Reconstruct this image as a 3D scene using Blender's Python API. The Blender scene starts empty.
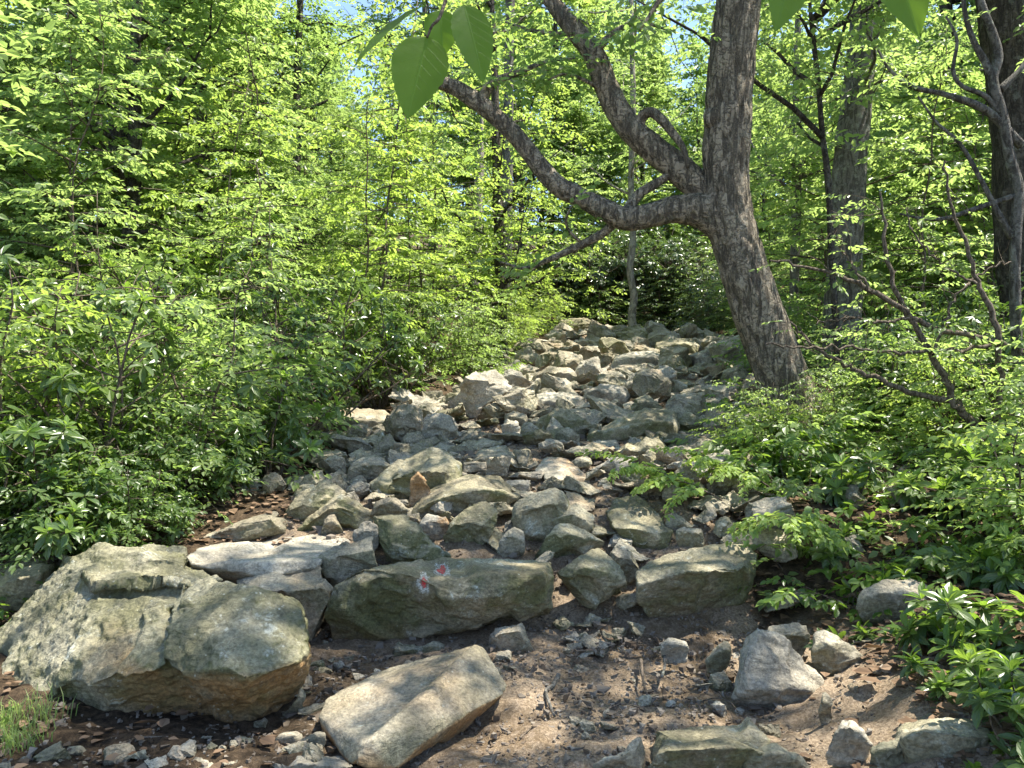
import bpy, bmesh, math, random
import numpy as np
from mathutils import Vector, Matrix
from mathutils.bvhtree import BVHTree

scene = bpy.context.scene
COL = scene.collection
F = 788.4          # focal length in pixels of the 1024 px wide frame
CAMZ = 1.6
R = math.radians
rng = np.random.default_rng(7)
random.seed(7)


def P(px, py, Y):
    return np.array([(px - 512.0) / F * Y, Y, CAMZ + (384.0 - py) / F * Y])


def to_px(p):
    return 512 + p[0] / p[1] * F, 384 - (p[2] - CAMZ) / p[1] * F


# ------------------------------------------------------------------ noise
def _hash(ix, iy, iz, s):
    h = (ix * 374761393 + iy * 668265263 + iz * 2147483647 + s * 1274126177) & 0xFFFFFFFF
    h = ((h ^ (h >> 13)) * 1274126177) & 0xFFFFFFFF
    h = (h ^ (h >> 16)) & 0xFFFF
    return h / 65535.0


def vnoise(p, s=0):
    p = np.asarray(p, dtype=np.float64)
    i = np.floor(p).astype(np.int64)
    f = p - i
    f = f * f * (3 - 2 * f)
    out = 0
    for dx in (0, 1):
        wx = f[:, 0] if dx else 1 - f[:, 0]
        for dy in (0, 1):
            wy = f[:, 1] if dy else 1 - f[:, 1]
            for dz in (0, 1):
                wz = f[:, 2] if dz else 1 - f[:, 2]
                out = out + wx * wy * wz * _hash(i[:, 0] + dx, i[:, 1] + dy, i[:, 2] + dz, s)
    return out * 2 - 1


def fbm(p, s=0, o=3):
    a, r, q = 1.0, 0, np.asarray(p, dtype=np.float64)
    for k in range(o):
        r = r + a * vnoise(q, s + k * 17)
        a *= .5
        q = q * 2.03
    return r


# ------------------------------------------------------------------ objects
def tag(o, label=None, cat=None, group=None, kind=None):
    if label: o['label'] = label
    if cat: o['category'] = cat
    if group: o['group'] = group
    if kind: o['kind'] = kind
    return o


def empty(name, loc, rz=0.0):
    o = bpy.data.objects.new(name, None)
    o.empty_display_size = .1
    o.location = loc
    o.rotation_euler = (0, 0, rz)
    COL.objects.link(o)
    return o


def link(name, me, parent=None, loc=None, mat=None):
    o = bpy.data.objects.new(name, me)
    COL.objects.link(o)
    if parent is not None: o.parent = parent
    if loc is not None: o.location = loc
    if mat is not None:
        me.materials.clear()
        me.materials.append(mat)
    return o


def children_of(o):
    return list(o.children)


def copy_tree(o, loc=None, rz=None, sc=None, parent=None):
    c = o.copy()
    COL.objects.link(c)
    c.parent = parent
    if loc is not None: c.location = loc
    if rz is not None: c.rotation_euler = (0, 0, rz)
    if sc is not None: c.scale = sc if hasattr(sc, '__len__') else (sc, sc, sc)
    for ch in children_of(o):
        copy_tree(ch, parent=c)
    return c


def mesh_np(name, verts, faces, smooth=True):
    """faces: (n,k) int array, all of the same size"""
    me = bpy.data.meshes.new(name)
    verts = np.ascontiguousarray(verts, dtype=np.float32)
    faces = np.ascontiguousarray(faces, dtype=np.int32)
    n, k = faces.shape
    me.vertices.add(len(verts))
    me.vertices.foreach_set('co', verts.ravel())
    me.loops.add(n * k)
    me.loops.foreach_set('vertex_index', faces.ravel())
    me.polygons.add(n)
    me.polygons.foreach_set('loop_start', np.arange(n, dtype=np.int32) * k)
    me.polygons.foreach_set('loop_total', np.full(n, k, dtype=np.int32))
    me.update(calc_edges=True)
    me.polygons.foreach_set('use_smooth', np.full(n, smooth, dtype=bool))
    return me


class Acc:
    """collects quad patches for one mesh"""
    def __init__(self): self.v, self.f, self.n = [], [], 0

    def add(self, v, f):
        v = np.asarray(v, dtype=np.float64).reshape(-1, 3)
        self.v.append(v)
        self.f.append(np.asarray(f, dtype=np.int64) + self.n)
        self.n += len(v)

    def mesh(self, name, smooth=True):
        return mesh_np(name, np.concatenate(self.v), np.concatenate(self.f), smooth)

    def tube(self, pts, radii, sides=8, noise=0.0, seed=0, fine=0.0):
        pts = np.asarray(pts, dtype=np.float64)
        m = len(pts)
        t = np.gradient(pts, axis=0)
        t /= np.linalg.norm(t, axis=1)[:, None] + 1e-9
        ref = np.array([0, 1.0, 0]) if abs(t[0][1]) < .8 else np.array([1.0, 0, 0])
        u = np.cross(t[0], ref); u /= np.linalg.norm(u)
        V = []
        for i in range(m):
            u = u - t[i] * np.dot(u, t[i]); u /= np.linalg.norm(u) + 1e-9
            w = np.cross(t[i], u)
            a = np.linspace(0, 2 * np.pi, sides, endpoint=False)
            V.append(pts[i] + radii[i] * (np.cos(a)[:, None] * u + np.sin(a)[:, None] * w))
        V = np.array(V)
        if noise:
            c = pts[:, None, :]
            d = V - c
            nn = fbm(V.reshape(-1, 3) * 4.0, seed, 2).reshape(m, sides)
            V = c + d * (1 + noise * nn)[:, :, None]
        if fine:
            a = np.linspace(0, 2 * np.pi, sides, endpoint=False)
            L = np.concatenate([[0], np.cumsum(np.linalg.norm(np.diff(pts, axis=0), axis=1))])
            q = np.stack([np.broadcast_to(np.cos(a) * 5.2, (m, sides)), np.broadcast_to(np.sin(a) * 5.2, (m, sides)),
                          np.broadcast_to((L * 4.2)[:, None], (m, sides))], -1).reshape(-1, 3)
            q = q + .35 * np.stack([vnoise(q * .9, 5), vnoise(q * .9, 6), vnoise(q * .9, 7)], -1)
            rg = np.abs(vnoise(q, seed + 31)) + .5 * np.abs(vnoise(q * 2.1, seed + 77))
            rg = np.clip(rg / .45, 0, 1).reshape(m, sides)
            c = pts[:, None, :]
            d = V - c
            V = V + d / (np.linalg.norm(d, axis=2)[:, :, None] + 1e-9) * (fine * (rg - .7))[:, :, None]
        idx = np.arange(m * sides).reshape(m, sides)
        a0 = idx[:-1]; b0 = np.roll(idx, -1, 1)[:-1]; a1 = idx[1:]; b1 = np.roll(idx, -1, 1)[1:]
        f = np.stack([a0, b0, b1, a1], -1).reshape(-1, 4)
        # caps as quads fan (degenerate-free: ring vertices to a doubled centre)
        V = V.reshape(-1, 3)
        self.add(V, f)
        if sides % 2 == 0 and sides >= 4:
            for ring, flip in ((idx[0], True), (idx[-1], False)):
                ff = [[ring[0], ring[k], ring[k + 1], ring[k + 2]] for k in range(1, sides - 2, 2)]
                ff = np.array(ff)
                if flip: ff = ff[:, ::-1]
                self.f.append(ff + (self.n - len(V)))


def smooth_path(ctrl, n):
    """Catmull-Rom through ctrl (rows of any length), n samples"""
    c = np.asarray(ctrl, dtype=np.float64)
    c = np.vstack([2 * c[0] - c[1], c, 2 * c[-1] - c[-2]])
    seg = len(c) - 3
    out = []
    for s in np.linspace(0, seg - 1e-6, n):
        i = int(s); t = s - i
        p0, p1, p2, p3 = c[i:i + 4]
        out.append(.5 * ((2 * p1) + (-p0 + p2) * t + (2 * p0 - 5 * p1 + 4 * p2 - p3) * t * t + (-p0 + 3 * p1 - 3 * p2 + p3) * t ** 3))
    return np.array(out)


# ------------------------------------------------------------------ terrain
_PY = [-30, 0, 3.2, 4.2, 4.7, 5.0, 5.4, 6.0, 6.9, 8.0, 9.8, 11.5, 13.8, 17.0, 20.0, 24.0, 30, 40, 60, 200]
_PZ = [-.6, -.05, .03, .03, .05, .11, .34, .55, .74, .90, 1.14, 1.36, 1.66, 2.10, 2.58, 3.10, 4.2, 6.4, 11.0, 40]


def prof(y): return np.interp(y, _PY, _PZ)


_TY = [3.0, 5.0, 6.5, 8.0, 10, 12, 18, 24, 40]
_TL = [-.9, -1.75, -1.75, -1.6, -1.75, -.5, .6, 1.9, 7]
_TR = [1.25, 1.55, 1.75, 2.2, 2.9, 3.5, 4.8, 5.3, 9]


def trail_l(y): return np.interp(y, _TY, _TL)
def trail_r(y): return np.interp(y, _TY, _TR)


def gz(x, y):
    x = np.asarray(x, dtype=np.float64); y = np.asarray(y, dtype=np.float64)
    sh = x.shape
    x = x.ravel(); y = y.ravel()
    z = prof(y)
    dr = np.clip(x - trail_r(y), 0, None)
    dl = np.clip(trail_l(y) - x, 0, None)
    near = np.clip((6.5 - y) / 3.0, 0, 1)
    z = z + (.16 + .26 * near) * np.minimum(dr, 1.1) + .07 * np.clip(dr - 1.1, 0, 14)
    z = z + .03 * np.minimum(dl, 4) + .05 * np.clip(dl - 4, 0, 14)
    p = np.stack([x, y, np.zeros_like(x)], -1)
    far = np.clip((y - 3) / 6, .35, 1)
    z = z + .10 * far * fbm(p * .7, 3, 2) + .035 * fbm(p * 2.7, 9, 3)
    return z.reshape(sh)


def gz1(x, y): return float(gz(np.array([x]), np.array([y]))[0])


_ybot = np.array([768, 740, 700, 660, 640, 600, 560, 520, 500, 480, 460, 450, 430, 420, 410, 400, 390, 380, 370, 360, 350, 345, 335, 325.])
_Yd = np.array([3.2, 3.5, 3.9, 4.35, 4.6, 5.0, 5.4, 6.0, 6.3, 6.9, 7.6, 8, 9.1, 9.8, 10.6, 11.5, 12.7, 13.8, 15, 17, 19, 20, 24, 27])


def Yat(py): return float(np.interp(-py, -_ybot, _Yd))


# ------------------------------------------------------------------ materials
def nodes(name):
    m = bpy.data.materials.new(name)
    m.use_nodes = True
    nt = m.node_tree
    nt.nodes.clear()
    out = nt.nodes.new('ShaderNodeOutputMaterial')
    return m, nt, out


def N(nt, t, **kw):
    n = nt.nodes.new(t)
    for k, v in kw.items():
        if k in ('blend_type', 'data_type', 'operation', 'feature', 'attribute_name', 'noise_dimensions', 'wave_type', 'bands_direction', 'mode', 'distance', 'interpolation_type'):
            setattr(n, k, v)
        else:
            n.inputs[k].default_value = v
    return n


def mixc(nt, fac, a, b, bt='MIX'):
    n = nt.nodes.new('ShaderNodeMix')
    n.data_type = 'RGBA'; n.blend_type = bt
    for sock, v in ((n.inputs[0], fac), (n.inputs[6], a), (n.inputs[7], b)):
        if hasattr(v, 'is_linked') or isinstance(v, bpy.types.NodeSocket): nt.links.new(v, sock)
        elif isinstance(v, (tuple, list)): sock.default_value = (*v, 1) if len(v) == 3 else v
        else: sock.default_value = v
    return n.outputs[2]


def ramp(nt, src, lo, hi, a=0.0, b=1.0):
    n = nt.nodes.new('ShaderNodeMapRange')
    n.interpolation_type = 'SMOOTHSTEP'
    nt.links.new(src, n.inputs[0])
    n.inputs[1].default_value = lo; n.inputs[2].default_value = hi
    n.inputs[3].default_value = a; n.inputs[4].default_value = b
    return n.outputs[0]


def mth(nt, op, a, b=0.0):
    n = nt.nodes.new('ShaderNodeMath'); n.operation = op
    for s, v in ((n.inputs[0], a), (n.inputs[1], b)):
        if isinstance(v, bpy.types.NodeSocket): nt.links.new(v, s)
        else: s.default_value = v
    return n.outputs[0]


def noise(nt, vec, scale, detail=4.0, rough=.55, dist=0.0):
    n = nt.nodes.new('ShaderNodeTexNoise')
    nt.links.new(vec, n.inputs['Vector'])
    n.inputs['Scale'].default_value = scale; n.inputs['Detail'].default_value = detail
    n.inputs['Roughness'].default_value = rough; n.inputs['Distortion'].default_value = dist
    return n.outputs['Fac']


def bump(nt, h, strength, dist, prev=None):
    n = nt.nodes.new('ShaderNodeBump')
    n.inputs['Strength'].default_value = strength; n.inputs['Distance'].default_value = dist
    nt.links.new(h, n.inputs['Height'])
    if prev is not None: nt.links.new(prev, n.inputs['Normal'])
    return n.outputs['Normal']


def principled(nt, out, col, rough=.85, normal=None, spec=.3):
    b = nt.nodes.new('ShaderNodeBsdfPrincipled')
    if isinstance(col, bpy.types.NodeSocket): nt.links.new(col, b.inputs['Base Color'])
    else: b.inputs['Base Color'].default_value = (*col, 1)
    if isinstance(rough, bpy.types.NodeSocket): nt.links.new(rough, b.inputs['Roughness'])
    else: b.inputs['Roughness'].default_value = rough
    b.inputs['Specular IOR Level'].default_value = spec
    if normal is not None: nt.links.new(normal, b.inputs['Normal'])
    if out is not None: nt.links.new(b.outputs[0], out.inputs['Surface'])
    return b


def rock_material(name, base_a, base_b, olive, olive_amt, tan_amt, lichen_amt):
    m, nt, out = nodes(name)
    geo = nt.nodes.new('ShaderNodeNewGeometry')
    pos = geo.outputs['Position']
    oi = nt.nodes.new('ShaderNodeObjectInfo')
    rnd = oi.outputs['Random']
    n1 = noise(nt, pos, 2.3, 5, .6)
    col = mixc(nt, ramp(nt, n1, .35, .68), base_a, base_b)
    # tan weathering, differing from rock to rock
    n2 = noise(nt, pos, 1.4, 4, .6, .6)
    t = mth(nt, 'MULTIPLY', ramp(nt, rnd, .45, 1.0), ramp(nt, n2, .42, .62))
    col = mixc(nt, mth(nt, 'MULTIPLY', t, tan_amt), col, (.34, .245, .15))
    # olive algae film in patches, more on the steep sides
    nz = nt.nodes.new('ShaderNodeSeparateXYZ'); nt.links.new(geo.outputs['Normal'], nz.inputs[0])
    side = ramp(nt, nz.outputs['Z'], .25, .85, 1.0, .3)
    n3 = noise(nt, pos, 3.1, 6, .65, .4)
    o = mth(nt, 'MULTIPLY', mth(nt, 'MULTIPLY', ramp(nt, n3, .38, .60), side), olive_amt)
    col = mixc(nt, o, col, olive)
    # rust stain carried by the mesh
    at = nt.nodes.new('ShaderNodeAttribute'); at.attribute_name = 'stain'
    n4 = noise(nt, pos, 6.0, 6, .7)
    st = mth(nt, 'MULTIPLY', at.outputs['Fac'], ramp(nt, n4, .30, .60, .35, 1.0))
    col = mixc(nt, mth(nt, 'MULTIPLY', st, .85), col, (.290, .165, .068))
    # pale lichen blotches
    n5 = noise(nt, pos, 9.0, 7, .72, .5)
    li = mth(nt, 'MULTIPLY', ramp(nt, n5, .57, .66), ramp(nt, n1, .40, .62))
    col = mixc(nt, mth(nt, 'MULTIPLY', li, lichen_amt), col, (.42, .43, .36))
    vo = nt.nodes.new('ShaderNodeTexVoronoi'); nt.links.new(pos, vo.inputs['Vector']); vo.inputs['Scale'].default_value = 30
    sp = mth(nt, 'MULTIPLY', ramp(nt, vo.outputs['Distance'], .22, .12), ramp(nt, n5, .48, .60))
    col = mixc(nt, mth(nt, 'MULTIPLY', sp, .5), col, (.50, .50, .42))
    # mineral grain
    n6 = noise(nt, pos, 55, 4, .75)
    col = mixc(nt, .8, col, mixc(nt, ramp(nt, n6, .30, .70), (.28, .28, .28), (.74, .74, .74)), 'OVERLAY')
    n7 = noise(nt, pos, 5.5, 8, .74, .8)
    col = mixc(nt, mth(nt, 'MULTIPLY', ramp(nt, n7, .56, .63), .38), col, (.062, .060, .048))
    # dark cracks
    wv = nt.nodes.new('ShaderNodeVectorMath'); wv.operation = 'MULTIPLY'
    nt.links.new(pos, wv.inputs[0]); wv.inputs[1].default_value = (1.3, 1.0, 3.0)
    nd = noise(nt, wv.outputs[0], 2.2, 5, .6, 1.2)
    cr = mth(nt, 'ABSOLUTE', mth(nt, 'SUBTRACT', nd, .5))
    crm = ramp(nt, cr, .0, .010, 1.0, 0.0)
    crm = mth(nt, 'MULTIPLY', crm, ramp(nt, n2, .45, .62))
    col = mixc(nt, mth(nt, 'MULTIPLY', crm, .55), col, (.05, .045, .035))
    nb = noise(nt, pos, 26, 8, .68)
    nb2 = noise(nt, wv.outputs[0], 9, 6, .65, .8)
    nrm = bump(nt, nb2, .75, .030)
    nrm = bump(nt, nb, .85, .012, nrm)
    nrm = bump(nt, n6, .55, .004, nrm)
    nrm = bump(nt, crm, -.8, .012, nrm)
    principled(nt, out, col, .82, nrm, .25)
    return m


M_ROCK = rock_material('grey_sandstone', (.190, .164, .118), (.395, .350, .265), (.135, .133, .068), .62, .55, .55)
M_ROCK_OLIVE = rock_material('olive_sandstone', (.165, .147, .096), (.340, .303, .212), (.120, .122, .052), .85, .25, .75)
M_ROCK_MOSS = rock_material('lichened_sandstone', (.128, .120, .070), (.290, .268, .190), (.112, .112, .045), .9, .3, .9)
M_ROCK_PALE = rock_material('pale_sandstone', (.245, .220, .172), (.42, .382, .305), (.20, .185, .12), .25, .45, .25)


def ground_material():
    m, nt, out = nodes('forest_floor')
    geo = nt.nodes.new('ShaderNodeNewGeometry'); pos = geo.outputs['Position']
    n1 = noise(nt, pos, 1.6, 6, .6, .3)
    n2 = noise(nt, pos, 18, 7, .72)
    n3 = noise(nt, pos, 70, 4, .7)
    at = nt.nodes.new('ShaderNodeAttribute'); at.attribute_name = 'dirt'
    hum = mixc(nt, ramp(nt, n2, .35, .65), (.030, .022, .015), (.115, .080, .050))
    dirt = mixc(nt, ramp(nt, n1, .36, .62), (.250, .185, .118), (.44, .340, .235))
    dirt = mixc(nt, ramp(nt, n2, .42, .70), dirt, (.42, .33, .24))
    dirt = mixc(nt, mth(nt, 'MULTIPLY', ramp(nt, n3, .60, .42), .5), dirt, (.085, .055, .032))
    col = mixc(nt, at.outputs['Fac'], hum, dirt)
    nrm = bump(nt, n2, .9, .05)
    nrm = bump(nt, n3, .7, .012, nrm)
    principled(nt, out, col, .95, nrm, .1)
    return m


def bark_material(name, dark, light, sc=(9, 9, 1.6), lichen=0.0, strength=1.0):
    m, nt, out = nodes(name)
    tc = nt.nodes.new('ShaderNodeTexCoord')
    mp = nt.nodes.new('ShaderNodeVectorMath'); mp.operation = 'MULTIPLY'
    geo = nt.nodes.new('ShaderNodeNewGeometry')
    nt.links.new(geo.outputs['Position'], mp.inputs[0]); mp.inputs[1].default_value = sc
    n0 = noise(nt, mp.outputs[0], .8, 3, .5)
    ad = nt.nodes.new('ShaderNodeVectorMath'); ad.operation = 'ADD'
    nt.links.new(mp.outputs[0], ad.inputs[0])
    cmb = nt.nodes.new('ShaderNodeCombineXYZ'); nt.links.new(mth(nt, 'MULTIPLY', n0, 1.6), cmb.inputs[0]); nt.links.new(mth(nt, 'MULTIPLY', n0, 1.1), cmb.inputs[2])
    nt.links.new(cmb.outputs[0], ad.inputs[1])
    v1 = noise(nt, ad.outputs[0], 1.5, 4, .55, .5)
    cx = nt.nodes.new('ShaderNodeVectorMath'); cx.operation = 'MULTIPLY'
    nt.links.new(geo.outputs['Position'], cx.inputs[0]); cx.inputs[1].default_value = (sc[0] * .6, sc[1] * .6, sc[0] * .9)
    cr = mth(nt, 'ABSOLUTE', mth(nt, 'SUBTRACT', noise(nt, cx.outputs[0], 1.6, 4, .6, .7), .5))
    n1 = noise(nt, mp.outputs[0], 5, 6, .7)
    n2 = noise(nt, geo.outputs['Position'], 60, 4, .7)
    ridge = mth(nt, 'MULTIPLY', ramp(nt, v1, .40, .56), ramp(nt, cr, -.02, .045))
    h = mth(nt, 'ADD', ridge, mth(nt, 'MULTIPLY', n1, .9))
    col = mixc(nt, ramp(nt, h, .25, 1.35), dark, light)
    col = mixc(nt, mth(nt, 'MULTIPLY', ramp(nt, n2, .5, .7), .35), col, tuple(min(1, c * 1.5) for c in light))
    if lichen:
        nl = noise(nt, geo.outputs['Position'], 7, 6, .7)
        col = mixc(nt, mth(nt, 'MULTIPLY', ramp(nt, nl, .55, .64), lichen), col, (.36, .38, .31))
    nrm = bump(nt, h, strength, .03)
    nrm = bump(nt, n2, .5, .006, nrm)
    principled(nt, out, col, .9, nrm, .2)
    return m


M_GROUND = ground_material()
M_BARK = bark_material('furrowed_bark', (.055, .046, .035), (.340, .282, .208), (13, 13, 1.9), .2)
M_BARK_DARK = bark_material('dark_bark', (.026, .022, .018), (.105, .090, .072), (13, 13, 2.0), .25)
M_BARK_GREY = bark_material('grey_bark', (.060, .054, .045), (.185, .172, .148), (12, 12, 3), .5, .7)
M_BARK_PALE = bark_material('pale_bark', (.14, .12, .095), (.34, .305, .25), (10, 10, 4), .3, .6)
M_BARK_SAP = bark_material('sapling_bark', (.040, .035, .029), (.150, .138, .118), (14, 14, 4), .4, .7)
M_TWIG = bark_material('twig_bark', (.045, .034, .024), (.150, .120, .090), (30, 30, 12), .0, .4)


def leaf_material(name, a, b, ta, tb, tmix=.5, rough=.42, spec=.35, veins=False):
    """a..b surface colours, ta..tb colours of the light let through"""
    m, nt, out = nodes(name)
    geo = nt.nodes.new('ShaderNodeNewGeometry')
    ri = geo.outputs['Random Per Island']
    oi = nt.nodes.new('ShaderNodeObjectInfo')
    f = mth(nt, 'ADD', mth(nt, 'MULTIPLY', ri, .72), mth(nt, 'MULTIPLY', oi.outputs['Random'], .28))
    c = mixc(nt, f, a, b)
    t = mixc(nt, f, ta, tb)
    nrm = None
    if veins:
        at = nt.nodes.new('ShaderNodeAttribute'); at.attribute_name = 'leafuv'
        sx = nt.nodes.new('ShaderNodeSeparateXYZ'); nt.links.new(at.outputs['Vector'], sx.inputs[0])
        u, v = sx.outputs['X'], sx.outputs['Y']
        av = mth(nt, 'ABSOLUTE', v)
        ph = mth(nt, 'SUBTRACT', u, mth(nt, 'MULTIPLY', av, .55))
        w = mth(nt, 'ABSOLUTE', mth(nt, 'SINE', mth(nt, 'MULTIPLY', ph, 26.0)))
        vein = ramp(nt, w, .10, .0)
        vein = mth(nt, 'MAXIMUM', vein, ramp(nt, av, .018, .006))
        c = mixc(nt, mth(nt, 'MULTIPLY', vein, .75), c, tuple(min(1, x * 1.8) for x in b))
        t = mixc(nt, mth(nt, 'MULTIPLY', vein, .4), t, tuple(x * .55 for x in ta))
        nv = noise(nt, geo.outputs['Position'], 160, 3, .6)
        nrm = bump(nt, mth(nt, 'ADD', vein, mth(nt, 'MULTIPLY', nv, .5)), .35, .002)
    p = principled(nt, None, c, rough, nrm, spec)
    tr = nt.nodes.new('ShaderNodeBsdfTranslucent')
    nt.links.new(t, tr.inputs['Color'])
    mx = nt.nodes.new('ShaderNodeMixShader'); mx.inputs[0].default_value = tmix
    nt.links.new(p.outputs[0], mx.inputs[1]); nt.links.new(tr.outputs[0], mx.inputs[2])
    nt.links.new(mx.outputs[0], out.inputs['Surface'])
    return m


M_LEAF = leaf_material('spring_leaf', (.086, .132, .048), (.142, .192, .070), (.38, .56, .13), (.56, .72, .20), .5, .38, .5)
M_LEAF_MID = leaf_material('oak_leaf', (.066, .108, .040), (.110, .160, .058), (.30, .47, .10), (.45, .62, .15), .5, .36, .5)
M_LEAF_YELLOW = leaf_material('yellow_green_leaf', (.090, .145, .034), (.145, .195, .050), (.42, .60, .09), (.56, .72, .14), .5, .40, .45)
M_LEAF_RHODO = leaf_material('rhododendron_leaf', (.052, .092, .030), (.098, .140, .048), (.16, .28, .05), (.28, .42, .08), .32, .28, .5)
M_LEAF_FRESH = leaf_material('fresh_rosette_leaf', (.060, .125, .022), (.125, .190, .035), (.24, .42, .04), (.40, .56, .07), .42, .33, .45)
M_LEAF_DARK = leaf_material('dark_evergreen_leaf', (.042, .070, .034), (.080, .115, .052), (.12, .20, .05), (.20, .30, .08), .3, .25, .6)
M_FROND = leaf_material('pale_frond_leaf', (.150, .240, .055), (.28, .36, .11), (.44, .60, .10), (.58, .72, .16), .45)
M_LEAF_BIG = leaf_material('broad_near_leaf', (.070, .145, .022), (.085, .165, .026), (.26, .44, .03), (.32, .50, .04), .6, .45, .3, True)
M_DRY = leaf_material('dry_leaf', (.110, .066, .038), (.270, .185, .120), (.16, .09, .04), (.25, .16, .08), .2, .8, .2)


def plain(name, col, rough=.8):
    m, nt, out = nodes(name)
    geo = nt.nodes.new('ShaderNodeNewGeometry')
    n = noise(nt, geo.outputs['Position'], 70, 6, .75)
    c = mixc(nt, ramp(nt, n, .38, .60), (.16, .145, .10), col)
    principled(nt, out, c, rough, bump(nt, n, .4, .003), .25)
    return m


M_RED = plain('red_paint', (.55, .035, .045), .8)
M_WHITE = plain('white_paint', (.48, .465, .40), .85)


def gravel_material():
    m, nt, out = nodes('gravel_bits')
    geo = nt.nodes.new('ShaderNodeNewGeometry')
    ri = geo.outputs['Random Per Island']
    c = mixc(nt, ri, (.10, .070, .045), (.27, .24, .20))
    n = noise(nt, geo.outputs['Position'], 120, 4, .7)
    c = mixc(nt, mth(nt, 'MULTIPLY', n, .5), c, (.08, .06, .045))
    principled(nt, out, c, .9, None, .15)
    return m


M_GRAVEL = gravel_material()
# ------------------------------------------------------------------ ground sheet
def axis(dense_lo, dense_hi, step, lo, hi, grow=1.12):
    a = list(np.arange(dense_lo, dense_hi + 1e-6, step))
    s = step
    while a[-1] < hi: s *= grow; a.append(a[-1] + s)
    s = step
    while a[0] > lo: s *= grow; a.insert(0, a[0] - s)
    return np.array(a)


def build_ground():
    xs = axis(-5, 5, .055, -160, 160)
    ys = axis(2.4, 10, .055, -40, 230)
    X, Y = np.meshgrid(xs, ys, indexing='ij')
    Z = gz(X, Y)
    near = (np.abs(X) < 6) & (Y > 2) & (Y < 11)
    p = np.stack([X.ravel(), Y.ravel(), Z.ravel() * 0], -1)
    Z = Z + near * (.020 * fbm(p * 9, 21, 3)).reshape(Z.shape)
    # scooped earth bank below the ledge of stones
    h = np.exp(-(((X - .62) / .50) ** 2 + ((Y - 4.45) / .42) ** 2))
    Z = Z - .07 * h
    V = np.stack([X, Y, Z], -1).reshape(-1, 3)
    nx, ny = X.shape
    idx = np.arange(nx * ny).reshape(nx, ny)
    f = np.stack([idx[:-1, :-1], idx[1:, :-1], idx[1:, 1:], idx[:-1, 1:]], -1).reshape(-1, 4)
    me = mesh_np('ground', V, f)
    d = np.exp(-np.clip((np.abs(X - .75) - .95), 0, None) ** 2 * 3.5) * np.clip((5.0 - Y) / .35, 0, 1)
    onpath = ((X > trail_l(Y)) & (X < trail_r(Y))) * .8 * (Y > 4.4)
    d = np.clip(np.maximum(d, onpath) + .18 * fbm(p * 2.1, 44, 3).reshape(X.shape) * (d > .03), 0, 1)
    a = me.attributes.new('dirt', 'FLOAT', 'POINT')
    a.data.foreach_set('value', d.ravel().astype(np.float32))
    o = link('ground', me, mat=M_GROUND)
    tag(o, kind='structure')
    return o


GROUND = build_ground()

# ------------------------------------------------------------------ rocks
HEROES = []        # dict(name,label,short,hulls,voxel,mat,stain,seed)


def hero(label, short, poly, Y0=None, td=None, thick=None, top=.34, mat=None, extra=(), kind='rock', stain=0.0,
         sink=.05, chips=11, amp=1.0, fine=1.0, pieces=None, voxel=None):
    HEROES.append(dict(label=label, short=short, poly=poly, Y0=Y0, td=td, thick=thick, top=top, mat=mat, extra=extra, kind=kind,
                       stain=stain, sink=sink, chips=chips, amp=amp, fine=fine, pieces=pieces, voxel=voxel))


TEMPL = {
    'block': [(0, .62), (.06, .22), (.3, .02), (.72, 0), (.95, .16), (1, .6), (.9, .97), (.5, 1), (.1, .95)],
    'slab': [(0, .7), (.1, .34), (.42, .06), (.8, 0), (1, .36), (.97, .8), (.7, 1), (.3, .98), (.05, .9)],
    'wedge': [(0, .95), (.12, .55), (.36, .06), (.52, 0), (.82, .42), (1, .86), (.8, 1), (.3, 1)],
    'round': [(0, .6), (.08, .26), (.3, .04), (.6, 0), (.88, .18), (1, .52), (.95, .86), (.7, 1), (.28, 1), (.05, .86)],
    'tilt': [(0, .5), (.1, .12), (.28, 0), (.62, .2), (1, .68), (.98, .9), (.72, 1), (.3, .9), (.06, .74)],
}


def box(kind, x0, y0, x1, y1, mirror=False, j=.05):
    r = random.Random(int(x0 * 31 + y0 * 7))
    out = []
    for u, v in TEMPL[kind]:
        u = min(1, max(0, u + r.uniform(-j, j))); v = min(1, max(0, v + r.uniform(-j, j)))
        if mirror: u = 1 - u
        out.append((x0 + u * (x1 - x0), y0 + v * (y1 - y0)))
    return out


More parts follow.
